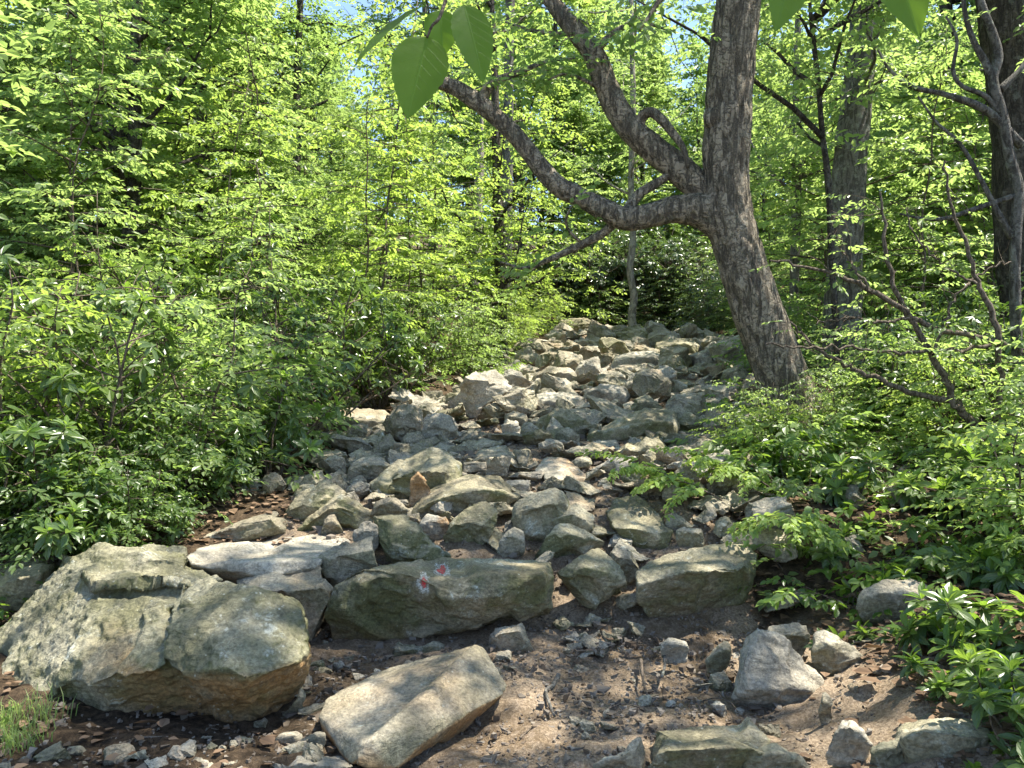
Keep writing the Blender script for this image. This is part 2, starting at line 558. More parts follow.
def hull_points(h):
    """world points of the convex body behind a silhouette: front face, sloping top face, back"""
    poly = h['poly']; Y0 = h['Y0']
    ax = sum(p[0] for p in poly) / len(poly); ay = sum(p[1] for p in poly) / len(poly)
    g = 1.17 if Y0 is not None and 5.1 < Y0 < 9.5 else 1.12 if Y0 is None or Y0 > 9.4 else 1.08
    poly = [(ax + (p[0] - ax) * g, ay + (p[1] - ay) * (g - .02), *p[2:]) for p in poly]
    xs = [p[0] for p in poly]; ys = [p[1] for p in poly]
    x0, x1, y0, y1 = min(xs), max(xs), min(ys), max(ys)
    if Y0 is None: Y0 = h['Y0'] = Yat(y1)
    wid = (x1 - x0) / F * Y0; hei = (y1 - y0) / F * Y0
    td = h['td'] if h['td'] is not None else .50 * max(.5 * wid, min(hei, wid))
    thick = h['thick'] if h['thick'] is not None else max(.55 * wid, td * 1.25)
    h['size'] = max(wid, hei, .5 * thick)
    pts = []
    for p in poly:
        px, py = p[0], p[1]
        v = (y1 - py) / max(1e-6, y1 - y0)
        d = p[2] if len(p) > 2 else td * v ** 1.3
        sx = abs((px - (x0 + x1) / 2) / max(1e-6, (x1 - x0) / 2))
        if len(p) < 3: d = d + .18 * wid * max(0, sx - .72)
        if len(p) < 3 and v < .34: d = d + .30 * hei * (1 - v / .34) * (1 - .5 * max(0, sx - .5))
        pts.append(P(px, py, Y0 + d))
        # front upper edge
        if len(p) < 3 and v > .45 and sx < .97:
            pts.append(P(px + (.5 * (x0 + x1) - px) * .04, py + h['top'] * (y1 - y0) * (v - .2) * 1.15, Y0 + .04 * td + .12 * wid * sx ** 2))
        cx, cy = (x0 + x1) / 2, y1
        qx = cx + (px - cx) * .86; qy = py + (cy - py) * .30 + .03 * (y1 - y0)
        pts.append(P(qx, qy, Y0 + max(thick, d + .1 * thick)))
    for e in h['extra']: pts.append(P(e[0], e[1], Y0 + e[2]))
    for p in poly:   # buried foot
        if (y1 - p[1]) < .22 * (y1 - y0):
            q = P(.5 * (x0 + x1) + (p[0] - .5 * (x0 + x1)) * .9, p[1], Y0 + .05 * wid + .34 * hei); q[2] -= h['sink']
            pts.append(q)
    return pts


def hull_into(bm, pts):
    vs = [bm.verts.new(p) for p in pts]
    r = bmesh.ops.convex_hull(bm, input=vs, use_existing_faces=False)
    junk = [g for g in r['geom_interior'] + r['geom_unused'] if isinstance(g, bmesh.types.BMVert) and g.is_valid]
    bmesh.ops.delete(bm, geom=list(set(junk)), context='VERTS')


def carve(co, no, size, seed, chips=18, amp=1.0, fine=1.0):
    """broken, bedded, chipped surface"""
    r = np.random.default_rng(seed)
    v = co.copy()
    size = size if size < .6 else .6 + .15 * (size - .6)
    bed = r.normal(size=3) * .35 + np.array([0, 0, 1]); bed /= np.linalg.norm(bed)
    # low lumps
    v = v + no * (.013 * size * amp * fbm(co * (2.2 / size) + seed, seed % 97, 3))[:, None]
    for k in range(chips):
        i = r.integers(len(v)); q = v[i]
        n = no[i] + r.normal(size=3) * .45; n /= np.linalg.norm(n)
        rad = size * r.uniform(.20, .65)
        d = np.linalg.norm(v - q, axis=1)
        over = (v - q) @ n + r.uniform(.006, .026) * size * amp
        fall = np.clip((rad - d) / (.10 * rad), 0, 1)
        over = np.clip(over, 0, .07 * size) * fall * np.clip((no @ n + .05) / .35, 0, 1)
        v = v - over[:, None] * n
    # bedding steps
    s = (v @ bed) / size
    w = s * 7 + .9 * fbm(v * (1.6 / size), seed % 91 + 3, 2)
    st = np.abs((w % 1.0) - .5) * 2
    horiz = 1 - np.abs(no @ bed)
    v = v - no * (.012 * size * amp * (st < .16) * horiz * (fbm(v * (1.4 / size), seed % 83, 2) > -.1))[:, None]
    # hairline cracks along noise level sets
    ck = np.abs(fbm(v * (1.9 / size) + 5, seed % 71, 3))
    v = v - no * (.016 * size * amp * np.clip(1 - ck / .035, 0, 1) * (fbm(v * (1.1 / size), seed % 67, 1) > .0))[:, None]
    # small broken ridges and roughness in metres
    v = v - no * (.010 * fine * np.clip(.30 - np.abs(fbm(v * 5.5, seed % 53, 3)), 0, 1))[:, None]
    v = v + no * (.006 * fine * fbm(v * 17, seed % 61, 3))[:, None]
    v = v + no * (.0028 * fine * vnoise(v * 60, seed % 59))[:, None]
    return v


def finish_rocks(specs):
    """specs: list of (bm, voxel, size, seed, chips, amp, fine) -> list of (co, faces) after a voxel union"""
    tmp = []
    for bm, vox, *_ in specs:
        me = bpy.data.meshes.new('tmp'); bm.to_mesh(me); bm.free()
        o = bpy.data.objects.new('tmp', me); COL.objects.link(o)
        md = o.modifiers.new('r', 'REMESH'); md.mode = 'VOXEL'; md.voxel_size = vox
        tmp.append(o)
    dg = bpy.context.evaluated_depsgraph_get()
    out = []
    for o, sp in zip(tmp, specs):
        me = bpy.data.meshes.new_from_object(o.evaluated_get(dg))
        n = len(me.vertices)
        co = np.empty(n * 3, np.float32); me.vertices.foreach_get('co', co); co = co.reshape(-1, 3).astype(np.float64)
        no = np.empty(n * 3, np.float32); me.vertex_normals.foreach_get('vector', no); no = no.reshape(-1, 3).astype(np.float64)
        v = carve(co, no, sp[2], sp[3], sp[4], sp[5], sp[6])
        out.append((me, v, no))
    for o in tmp:
        m = o.data
        bpy.data.objects.remove(o); bpy.data.meshes.remove(m)
    return out


def rock_mesh(me, v, origin):
    me.vertices.foreach_set('co', (v - origin).astype(np.float32).ravel())
    me.polygons.foreach_set('use_smooth', np.ones(len(me.polygons), dtype=bool))
    me.update()


O, G_, L_ = M_ROCK_OLIVE, M_ROCK, M_ROCK_PALE

# --- the big boulder at the front left: several fractured bodies welded into one
hero('huge lichen-covered boulder with rusty brown underside at the front of the trail', 'huge rusty boulder', None, 3.5, kind='boulder', mat=M_ROCK_MOSS,
     chips=40, amp=.95, fine=2.0, voxel=.011, stain=1.0, pieces=[
         # right, blunt block: upright grey face above an undercut rusty one
         [(176, 589, .30), (222, 581, .34), (262, 587, .32), (300, 602, .34), (157, 678, -.02), (228, 668, -.15), (247, 680, -.16), (302, 662, .02), (312, 652, .14),
          (166, 741, .28), (205, 736, .32), (244, 745, .44), (270, 720, .38), (302, 682, .24), (190, 585, 1.0), (300, 606, .9), (180, 735, 1.2), (300, 690, 1.1)],
         # middle, olive face
         [(92, 602, .50), (148, 597, .44), (170, 612, .36), (166, 678, .00), (118, 684, .02), (50, 692, .24), (60, 745, .36), (168, 743, .32), (38, 724, .40), (100, 586, .95), (168, 586, .95), (70, 742, 1.2), (165, 742, 1.2)],
         # left slanting slab
         [(-60, 722, .75), (-50, 690, .88), (0, 652, .98), (34, 610, 1.16), (66, 550, 1.46), (98, 544, 1.46), (106, 575, 1.0), (104, 605, .56), (60, 692, .30), (44, 716, .36), (0, 712, .62),
          (66, 560, 2.0), (0, 660, 1.9), (40, 715, 1.5), (-60, 720, 1.5), (110, 590, 1.9)],
         # crest
         [(72, 552, 1.34), (97, 544, 1.30), (142, 539, 1.40), (186, 542, 1.40), (189, 556, 1.24), (184, 566, 1.20), (100, 569, 1.10), (104, 554, 1.18), (176, 553, 1.20),
          (100, 575, 2.0), (185, 572, 2.0), (100, 556, 2.0), (184, 552, 2.0)],
         # overhanging shelf in front of the crest
         [(82, 567, .98), (118, 561, .96), (150, 561, .96), (198, 567, .90), (224, 580, .78), (205, 584, .74), (150, 574, .72), (92, 582, .74), (100, 592, .95), (200, 590, .95), (210, 588, 1.5), (90, 590, 1.5), (200, 570, 1.5)],
         # core
         [(80, 610, .75), (210, 600, .42), (166, 606, .42), (80, 720, .6), (210, 720, .6), (100, 575, 1.1), (200, 580, 1.1), (100, 720, 1.4), (200, 720, 1.4), (210, 590, 1.5), (90, 590, 1.5)],
     ])
hero('broad pale flat-topped boulder just behind the huge rusty boulder', 'pale flat-topped boulder',
     None, 4.75, kind='boulder', mat=L_, chips=16, amp=.5, voxel=.016, stain=.2, pieces=[
         [(186, 556, .12), (200, 547, .50), (262, 533, 1.15), (345, 531, 1.25), (352, 545, .75), (322, 560, .12), (318, 568, .10), (268, 577, .0), (192, 566, .06), (205, 560, .08), (262, 562, .03),
          (190, 600, .5), (320, 600, .5), (340, 560, 1.3), (250, 570, 1.3), (320, 560, 1.4)]])
hero('upright grey block with lichen on the right end of the pale flat-topped boulder', 'upright grey block', [(318, 560), (330, 545), (345, 534), (372, 537), (379, 572), (374, 588), (345, 592), (325, 575)], 4.85, mat=G_, stain=.1, top=.28)
hero('low brown ledge rock tucked under the pale flat-topped boulder', 'low brown ledge rock', [(238, 578), (262, 566), (316, 563), (333, 588), (326, 610), (305, 640), (262, 640), (244, 605)], 4.5, td=.4, top=.4, mat=G_, stain=.35)
hero('long heavy boulder with two red and white paint marks on its front edge', 'red-marked long boulder',
     None, 4.52, kind='boulder', mat=M_ROCK_MOSS, chips=12, amp=.34, fine=1.5, voxel=.012, stain=.35, pieces=[
         [(324, 612, .10), (334, 586, .12), (362, 570, .12), (398, 562, .42), (440, 557, .52), (500, 560, .52), (548, 561, .50), (554, 577, .26), (551, 616, .26), (528, 621, .22), (496, 622, .20),
          (466, 628, .18), (430, 637, .18), (372, 642, .18), (332, 639, .20), (352, 585, .03), (440, 575, .02), (500, 576, .05), (542, 573, .08), (420, 600, -.02), (372, 604, -.01), (500, 596, .0),
          (340, 610, .9), (400, 585, 1.0), (545, 580, .9), (540, 612, .8), (350, 635, .7), (430, 632, .7)]])
hero('tilted smooth slab lying below the red-marked long boulder with a sunlit ridge', 'tilted smooth slab',
     None, 3.14, kind='boulder', mat=G_, chips=9, amp=.30, fine=.6, voxel=.011, stain=.9, pieces=[
         [(356, 756, .0), (366, 741, .02), (430, 690, .36), (474, 644, .86), (484, 646, .90), (508, 686, .66), (502, 695, .55), (470, 713, .36), (428, 740, .16), (396, 770, .05), (358, 772, .0), (430, 718, .22), (480, 690, .5),
          (440, 760, .6), (500, 700, .9), (470, 660, 1.1), (380, 770, .6)],
         [(318, 716, .36), (326, 699, .50), (372, 672, .84), (474, 645, .90), (400, 722, .22), (364, 745, .06), (352, 766, .05), (340, 752, .18), (322, 728, .32), (330, 760, .6), (420, 700, .9), (470, 670, 1.1)]])
hero('small squarish rock propping the right part of the red-marked long boulder', 'propping rock', [(488, 640), (494, 625), (520, 621), (524, 634), (532, 648), (518, 660), (498, 659)], 4.5, mat=G_, stain=.2)
hero('shadowed brownish rock beneath the middle of the red-marked long boulder', 'shadowed brownish rock', [(388, 652), (400, 641), (432, 638), (443, 646), (438, 660), (414, 665), (394, 662)], 4.5, mat=O, stain=.4)
hero('large olive block with a broad sunlit top at the right end of the ledge', 'right ledge block',
     None, 4.75, kind='boulder', mat=O, chips=12, amp=.4, fine=1.5, voxel=.012, stain=.15, pieces=[
         [(636, 570, .16), (662, 555, .42), (700, 546, .56), (744, 542, .62), (758, 554, .46), (757, 572, .34), (746, 603, .34), (697, 613, .26), (650, 620, .22), (636, 601, .10), (638, 586, .03), (688, 571, .02), (737, 570, .08),
          (648, 600, .8), (745, 590, .9), (730, 560, 1.0), (660, 572, .9), (700, 612, .7)]])
hero('angular olive rock with two pale facets between the red-marked boulder and the right ledge block', 'two-faceted rock', [(556, 568), (583, 552), (599, 549, .30), (618, 566), (629, 588), (592, 604), (582, 597), (562, 576)], 4.85, mat=O, extra=[(590, 562, .06), (604, 566, .05)])
hero('low wedge of grey-green rock standing behind the two-faceted rock', 'grey-green wedge', [(537, 556), (545, 535), (567, 522), (599, 543), (582, 557), (560, 560)], 5.35, mat=O)
hero('pale triangular rock standing alone at the right side of the dirt', 'pale triangular rock',
     [(736, 697), (741, 662), (747, 640), (759, 629, .20), (778, 634, .24), (803, 652, .24), (828, 680, .18), (826, 702), (812, 712), (758, 710)], 3.82, mat=L_, td=.3, extra=[(760, 640, .10), (748, 690, .0), (815, 690, .02)], stain=.1, fine=1.2, chips=5)
hero('broad mossy rock half buried in the dirt nearest the bottom edge', 'broad mossy rock', [(640, 775), (654, 738), (668, 723), (700, 720), (712, 717), (750, 718), (764, 731), (768, 752), (720, 776)], 3.1, mat=O, td=.45, top=.55)
hero('flat mossy stone against the right of the broad mossy rock', 'flat mossy stone', box('slab', 742, 744, 812, 774), 3.15, mat=O)
hero('pointed grey stone lying left of the broad mossy rock', 'pointed grey stone', [(594, 764), (612, 752), (640, 737), (648, 748), (642, 770), (600, 774)], 3.15, mat=G_)
hero('two-layered dark rock leaning behind the pale triangular rock', 'two-layered rock', box('tilt', 810, 627, 868, 676), 4.05, mat=G_)
hero('squat grey stone touching the top of the pale triangular rock', 'squat grey stone', box('block', 768, 620, 812, 650), 4.3, mat=G_)
hero('smooth boulder with one mossy face under leaves in the lower right corner', 'corner mossy boulder', [(894, 745), (903, 722), (925, 712), (948, 707), (985, 716), (998, 740), (990, 775), (915, 775)], 2.92, mat=O, td=.5, kind='boulder')
hero('chipped pale stone with moss on its foot left of the corner mossy boulder', 'chipped pale stone', box('wedge', 826, 716, 874, 756), 3.12, mat=L_)
hero('flat mossy stone wedged between the chipped pale stone and the corner mossy boulder', 'wedged mossy stone', box('slab', 868, 738, 906, 770), 3.0, mat=M_ROCK_MOSS)
hero('thin upright grey stone below the two-layered rock', 'thin upright stone', box('block', 818, 690, 834, 722), 3.55, mat=G_, kind='stone')
hero('dark rock in shade above the corner mossy boulder', 'dark shaded rock', box('block', 922, 672, 960, 704), 3.55, mat=G_)
hero('grey boulder in shade under the low rosette shrub on the right bank', 'shaded bank boulder', box('block', 858, 580, 935, 622), 4.5, mat=G_)

# --- middle of the rock field
hero('dark-faced block standing above the red-marked long boulder', 'dark-faced block', [(376, 522), (379, 519, .25), (408, 518, .28), (420, 522, .14), (446, 554), (440, 561), (420, 562), (386, 555), (380, 540)], 5.2, mat=O, extra=[(412, 524, .06), (424, 558, .0)])
hero('small grey cone-shaped stone on the back edge of the pale flat-topped boulder', 'grey cone-shaped stone', box('wedge', 321, 515, 344, 536), 5.75, mat=G_, kind='stone')
hero('long mossy rock leaning at the left border of the rock field', 'long mossy rock', [(278, 520), (300, 492), (322, 483), (336, 484), (345, 492), (330, 512), (310, 530), (290, 530)], 5.9, mat=O, stain=.15)
hero('rough olive rock between the long mossy rock and the dark-faced block', 'rough olive rock', [(303, 530), (322, 505), (340, 495), (352, 499), (372, 512), (368, 524), (345, 532)], 5.75, mat=O)
hero('thin grey slab lying behind the crest of the huge rusty boulder', 'thin grey slab', [(192, 541), (222, 523), (268, 511), (284, 519), (280, 532), (262, 535), (215, 545)], 5.6, mat=G_, td=.55)
hero('grey rounded block at the upper left of the round-backed boulder', 'grey rounded block', [(348, 485), (352, 462), (364, 456), (382, 458), (391, 464), (380, 480), (366, 488)], 6.9, mat=G_)
hero('big round-backed boulder with pale lichen in the middle of the trail', 'round-backed boulder', [(373, 484), (392, 468), (410, 455), (426, 450), (444, 453), (456, 466), (455, 484), (440, 490), (405, 508), (390, 506), (378, 494)], 6.2, mat=O, td=.6, kind='boulder', chips=24)
hero('small rust-orange faced rock against the round-backed boulder', 'rust-orange faced rock', [(409, 500), (412, 480), (418, 473), (431, 486), (428, 500), (416, 508)], 6.05, mat=L_, stain=2.0, top=.1)
hero('wide olive boulder with a sloping back below the round-backed boulder', 'wide sloping boulder', [(410, 518), (425, 496), (445, 484), (480, 473), (498, 476), (512, 487), (515, 498), (490, 512), (440, 528), (416, 526)], 5.85, mat=O, kind='boulder', td=.7, chips=24)
hero('rounded cracked boulder right of the dark-faced block', 'rounded cracked boulder', [(441, 540), (447, 520), (468, 506), (486, 504), (494, 514), (490, 536), (476, 549), (452, 551)], 5.45, mat=O, chips=24)
hero('smooth egg-shaped stone in the gap behind the red-marked long boulder', 'egg-shaped stone', box('round', 499, 528, 524, 554), 5.4, mat=G_, kind='stone')
hero('tall smooth-faced boulder right of the wide sloping boulder', 'tall smooth-faced boulder', [(514, 520), (518, 505), (536, 494), (552, 490), (566, 498), (564, 520), (550, 536), (532, 542), (520, 534)], 5.55, mat=O, kind='boulder')
hero('olive rock wedged at the right foot of the tall smooth-faced boulder', 'wedged olive rock', [(546, 526), (556, 510), (574, 501), (592, 516), (590, 528), (570, 536), (556, 536)], 5.6, mat=O)
hero('big tilted olive slab with a blunt lower end right of the middle', 'tilted olive slab', [(608, 510), (616, 494), (634, 496), (652, 510), (668, 530), (664, 546), (652, 554), (632, 544), (614, 528)], 5.45, mat=O, td=.75, kind='boulder', top=.6)
hero('long pale-topped stone with a rusty end left of the middle of the trail', 'rusty-ended long stone', [(538, 470), (548, 459), (566, 462), (588, 478), (586, 490), (574, 498), (556, 492), (542, 482)], 6.4, mat=L_, td=.6, stain=.8, top=.55)
hero('flat-topped grey block right of the rusty-ended long stone', 'flat-topped grey block', [(586, 480), (588, 464), (604, 456), (632, 457), (637, 466), (630, 478), (600, 483)], 6.9, mat=L_)
hero('broad grey block above the flat-topped grey block', 'broad grey block', [(610, 462), (612, 448), (632, 439), (656, 438), (661, 448), (656, 460), (636, 466)], 7.5, mat=O)
hero('long stepped ledge boulder across the right half of the trail', 'stepped ledge boulder', [(592, 442), (596, 428), (618, 418), (644, 410), (668, 412), (675, 424), (670, 436), (640, 442), (610, 446)], 8.3, mat=O, td=.8, kind='boulder', chips=24)
hero('dark olive boulder with a sloping left side high on the trail', 'dark sloping boulder', [(531, 424), (540, 412), (556, 408), (582, 413), (589, 425), (580, 436), (566, 439), (548, 432)], 8.7, mat=O, kind='boulder')
hero('grey-green rounded rock at the right end of the stepped ledge boulder', 'grey-green rounded rock', box('block', 674, 413, 711, 440), 8.9, mat=O)
hero('leaning flat-faced grey rock at the right border of the trail', 'leaning flat-faced rock', [(714, 452), (718, 434), (734, 422), (743, 426), (740, 444), (730, 456), (720, 456)], 7.9, mat=G_, td=.25)
hero('dark blocky rock left of the leaning flat-faced rock', 'dark blocky rock', box('block', 702, 419, 728, 440), 8.8, mat=G_)
hero('flat grey outcrop on the left bank beyond the round-backed boulder', 'flat grey outcrop', [(318, 436), (322, 420), (346, 411), (380, 412), (396, 424), (394, 438), (360, 443), (334, 443)], 8.9, mat=G_, td=1.2, kind='boulder')
hero('pale tilted rock in front of the flat grey outcrop', 'pale tilted rock', box('tilt', 326, 432, 372, 454), 7.9, mat=L_)
hero('grey rock beside the flat grey outcrop at the left bank bushes', 'outcrop side rock', box('block', 372, 424, 400, 444), 8.8, mat=G_)
hero('flat olive boulder behind the round-backed boulder', 'flat olive boulder', [(443, 452), (456, 442), (472, 438), (488, 446), (487, 457), (466, 462), (448, 460)], 7.7, mat=O)
hero('broad weathered boulder up-trail of the wide sloping boulder', 'broad weathered boulder', [(470, 462), (484, 451), (506, 448), (524, 460), (522, 470), (504, 478), (480, 474)], 7.0, mat=G_, td=.7)
hero('small tan stone under the right edge of the wide sloping boulder', 'small tan stone', box('block', 502, 478, 530, 496), 6.4, mat=L_, kind='stone', stain=.5)
hero('brown rock squeezed behind the dark-faced block', 'squeezed brown rock', box('block', 420, 514, 448, 536), 5.6, mat=L_, stain=1.2)
hero('broken grey rock below the round-backed boulder', 'broken grey rock', [(372, 516), (378, 502), (392, 494), (410, 510), (408, 519), (388, 522)], 5.75, mat=G_)
hero('pale pebbly stone between the rough olive rock and the dark-faced block', 'pale pebbly stone', box('round', 354, 522, 379, 546), 5.3, mat=L_, kind='stone')
hero('tiny upright stone left of the tilted olive slab', 'tiny upright stone', box('wedge', 597, 477, 612, 492), 6.5, mat=G_, kind='stone')
hero('narrow grey stone right of the tilted olive slab', 'narrow grey stone', box('tilt', 664, 512, 699, 535), 5.75, mat=G_)
hero('knobbly rock lying below the narrow grey stone', 'knobbly rock', box('block', 677, 527, 704, 548), 5.5, mat=G_)
hero('grey rock filling the gap left of the right ledge block', 'gap-filling rock', box('tilt', 610, 549, 641, 578), 5.15, mat=G_)
hero('grey leaning stone behind the dark sloping boulder on its left', 'grey leaning stone', box('block', 505, 411, 526, 430), 9.1, mat=G_, kind='stone')
hero('brown striped stone leaning on the grey leaning stone', 'brown striped stone', box('round', 502, 419, 519, 435), 8.8, mat=L_, kind='stone')
hero('flat oval stone at the foot of the dark sloping boulder', 'flat oval stone', box('slab', 519, 425, 550, 436), 8.8, mat=L_, kind='stone')
hero('pale slab behind the broad weathered boulder', 'pale trail slab', box('slab', 486, 432, 540, 450), 8.2, mat=L_, td=.8)
hero('low grey slab behind the long stepped ledge boulder', 'low grey slab', box('slab', 576, 440, 622, 462), 7.9, mat=L_, td=.6)
# --- far part of the trail
hero('tan-sided boulder in the middle of the upper trail', 'tan-sided boulder', [(581, 400), (583, 388), (600, 384), (624, 387), (630, 394), (625, 405), (600, 410)], 10.9, mat=L_, stain=.4, kind='boulder')
hero('grey cube-like rock above the tan-sided boulder', 'grey cube-like rock', [(599, 388), (600, 374), (612, 370), (626, 374), (628, 386), (612, 389)], 12.6, mat=G_)
hero('small orange-brown rock right of the grey cube-like rock', 'small orange-brown rock', box('block', 627, 373, 647, 390), 12.5, mat=L_, stain=1.4, kind='stone')
hero('bluish pointed rock at the left of the upper trail', 'bluish pointed rock', [(562, 374), (566, 360), (574, 353), (586, 360), (585, 374), (572, 378)], 13.4, mat=G_, td=.3)
hero('broad low rock below the bluish pointed rock', 'broad low rock', box('slab', 530, 367, 575, 387), 12.7, mat=G_)
hero('tan fronted ledge rock left of the tan-sided boulder', 'tan fronted ledge rock', box('slab', 518, 392, 586, 416), 10.2, mat=L_, stain=.5, td=.8)
hero('dark-topped rock below the tan-sided boulder', 'dark-topped rock', box('wedge', 624, 395, 666, 418), 10.2, mat=O)
hero('long grey rock right of the upper trail middle', 'long grey rock', box('slab', 677, 384, 729, 406), 11.0, mat=G_, td=.7)
hero('pale flat rock at the head of the trail', 'pale flat rock', box('slab', 612, 351, 662, 369), 15.6, mat=L_, td=1.0)
hero('rounded grey boulder at the foot of the pale barked trunk', 'head-of-trail boulder', box('round', 646, 328, 682, 353), 19.0, mat=G_, td=.7)
hero('mossy slanting boulder right of the head-of-trail boulder', 'mossy slanting boulder', box('slab', 655, 337, 698, 358), 17.0, mat=O, td=.8)
hero('smooth sunlit slab across the upper trail', 'sunlit trail slab', box('slab', 604, 364, 658, 377), 14.2, mat=L_, td=1.0)
hero('blocky grey rock right of the sunlit trail slab', 'blocky grey rock', box('block', 660, 365, 688, 380), 13.8, mat=G_)
hero('dark grey rock at the left edge of the upper trail', 'left-edge dark rock', box('round', 496, 386, 525, 403), 11.3, mat=G_)
hero('pale rock under leaves at the left edge of the upper trail', 'leaf-covered pale rock', box('tilt', 504, 369, 534, 388), 12.6, mat=L_)
hero('slanting grey boulder at the top left where the trail ends', 'slanting end boulder', [(552, 338), (555, 327), (562, 323), (578, 331), (582, 340), (566, 342)], 21.5, mat=G_)
hero('small flat rock in front of the slanting end boulder', 'small flat rock', box('slab', 564, 338, 592, 349), 19.5, mat=L_)
hero('dark round stone left of the pale barked trunk', 'dark round stone', box('round', 594, 329, 613, 341), 21.5, mat=G_)
hero('grey stone just left of the foot of the pale barked trunk', 'trunk-foot stone', box('block', 606, 339, 624, 351), 19.3, mat=G_)
hero('low rounded stone below the dark round stone', 'low rounded stone', box('round', 586, 346, 610, 357), 18.0, mat=L_)
hero('angular rock at the right edge of the upper trail', 'right-edge angular rock', box('wedge', 686, 341, 714, 355), 18.5, mat=G_)
hero('rough grey stone between the oak and the upper trail', 'rough oak-side stone', box('block', 682, 354, 702, 366), 16.5, mat=G_)
hero('brown grey rock at the left foot of the leaning oak', 'oak-foot rock', box('block', 734, 361, 760, 380), 13.0, mat=G_)
hero('flat pale stone in leaves below the leaning oak', 'flat oak stone', box('slab', 720, 401, 758, 416), 10.0, mat=L_)
# lower left stones
hero('pale thin slab among the stones right of the huge rusty boulder', 'pale thin slab', [(262, 768), (272, 748), (300, 744), (344, 757), (352, 770), (300, 778)], 3.1, mat=L_, td=.4, top=.6)
hero('small dark slab leaning beside the huge rusty boulder', 'small dark slab', [(268, 728), (286, 712), (300, 684), (306, 694), (300, 712), (284, 732)], 3.7, mat=G_)
hero('flat oval grey stone on the pale thin slab', 'flat oval grey stone', box('slab', 300, 731, 328, 744), 3.35, mat=G_, kind='stone')
hero('dark slate piece lying left of the flat oval grey stone', 'dark slate piece', box('slab', 266, 731, 302, 746), 3.4, mat=G_, kind='stone')
hero('olive rock under the left overhang of the huge rusty boulder', 'overhang olive rock', box('block', 42, 742, 100, 772), 3.3, mat=O)
hero('grey flat stone under the belly of the huge rusty boulder', 'belly flat stone', box('slab', 150, 752, 210, 776), 3.2, mat=G_)
hero('grey stone standing in the dirt below the propping rock', 'dirt grey stone', box('block', 660, 638, 688, 657), 4.35, mat=L_, kind='stone')
hero('flat blue-grey flake lying left of the pale triangular rock', 'blue-grey flake', box('tilt', 706, 641, 732, 667, True), 4.2, mat=G_, kind='stone', td=.15)
hero('long flat slab under the bushes left of the huge rusty boulder', 'shaded left slab', [(-60, 640), (-40, 585), (0, 560), (40, 545), (60, 560), (40, 600), (0, 630)], 4.9, mat=O, td=.5, kind='boulder')
hero('mossy rock under bushes behind the thin grey slab', 'mossy bush rock', box('slab', 268, 474, 330, 500), 6.9, mat=O)


def build_heroes():
    specs = []
    for k, h in enumerate(HEROES):
        bm = bmesh.new()
        if h['pieces']:
            pts = []
            for pc in h['pieces']:
                q = [P(a, b, h['Y0'] + d) for a, b, d in pc]
                pts += q
                hull_into(bm, q)
            ar = np.array(pts)
            h['size'] = float((ar.max(0) - ar.min(0)).max()) * .8
        else:
            pts = hull_points(h)
            hull_into(bm, pts)
        vox = h['voxel'] or max(.010, min(.06, h['size'] / (58 if h['Y0'] < 7 else 40)))
        specs.append((bm, vox, h['size'], 1000 + k * 37, h['chips'], h['amp'], h['fine'] * (1 if h['Y0'] < 7 else 1.8)))
    for k, (h, (me, v, no)) in enumerate(zip(HEROES, finish_rocks(specs))):
        base = np.array([(v[:, 0].min() + v[:, 0].max()) / 2, (v[:, 1].min() + v[:, 1].max()) / 2, v[:, 2].min()])
        rock_mesh(me, v, base)
        if h['stain']:
            zz = (v[:, 2] - v[:, 2].min()) / (v[:, 2].max() - v[:, 2].min())
            e = fbm(v * 2.2, k, 2) * .16
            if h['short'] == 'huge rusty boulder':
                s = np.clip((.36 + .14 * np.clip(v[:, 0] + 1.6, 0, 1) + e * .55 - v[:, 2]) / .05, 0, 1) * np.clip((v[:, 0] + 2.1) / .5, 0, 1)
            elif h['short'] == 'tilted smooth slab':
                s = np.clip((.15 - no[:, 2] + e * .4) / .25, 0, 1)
            elif h['stain'] > .7:
                s = np.clip((no[:, 0] * .9 - no[:, 1] * .25 - .12 + e) / .35, 0, 1) * min(1, h['stain']) if h['stain'] < 2 else np.ones(len(v))
            else:
                s = np.clip((.40 + e - zz) / .15, 0, 1) * h['stain']
            a = me.attributes.new('stain', 'FLOAT', 'POINT')
            a.data.foreach_set('value', s.astype(np.float32))
        o = link(h['kind'], me, loc=Vector(base), mat=h['mat'] or M_ROCK)
        tag(o, h['label'], 'boulder' if h['kind'] == 'boulder' else 'rock' if h['kind'] == 'rock' else 'stone', 'rocks of the trail')
        h['obj'] = o; h['bvh_v'] = v
        h['c'] = v.mean(0); h['r'] = .5 * (v.max(0) - v.min(0))


build_heroes()


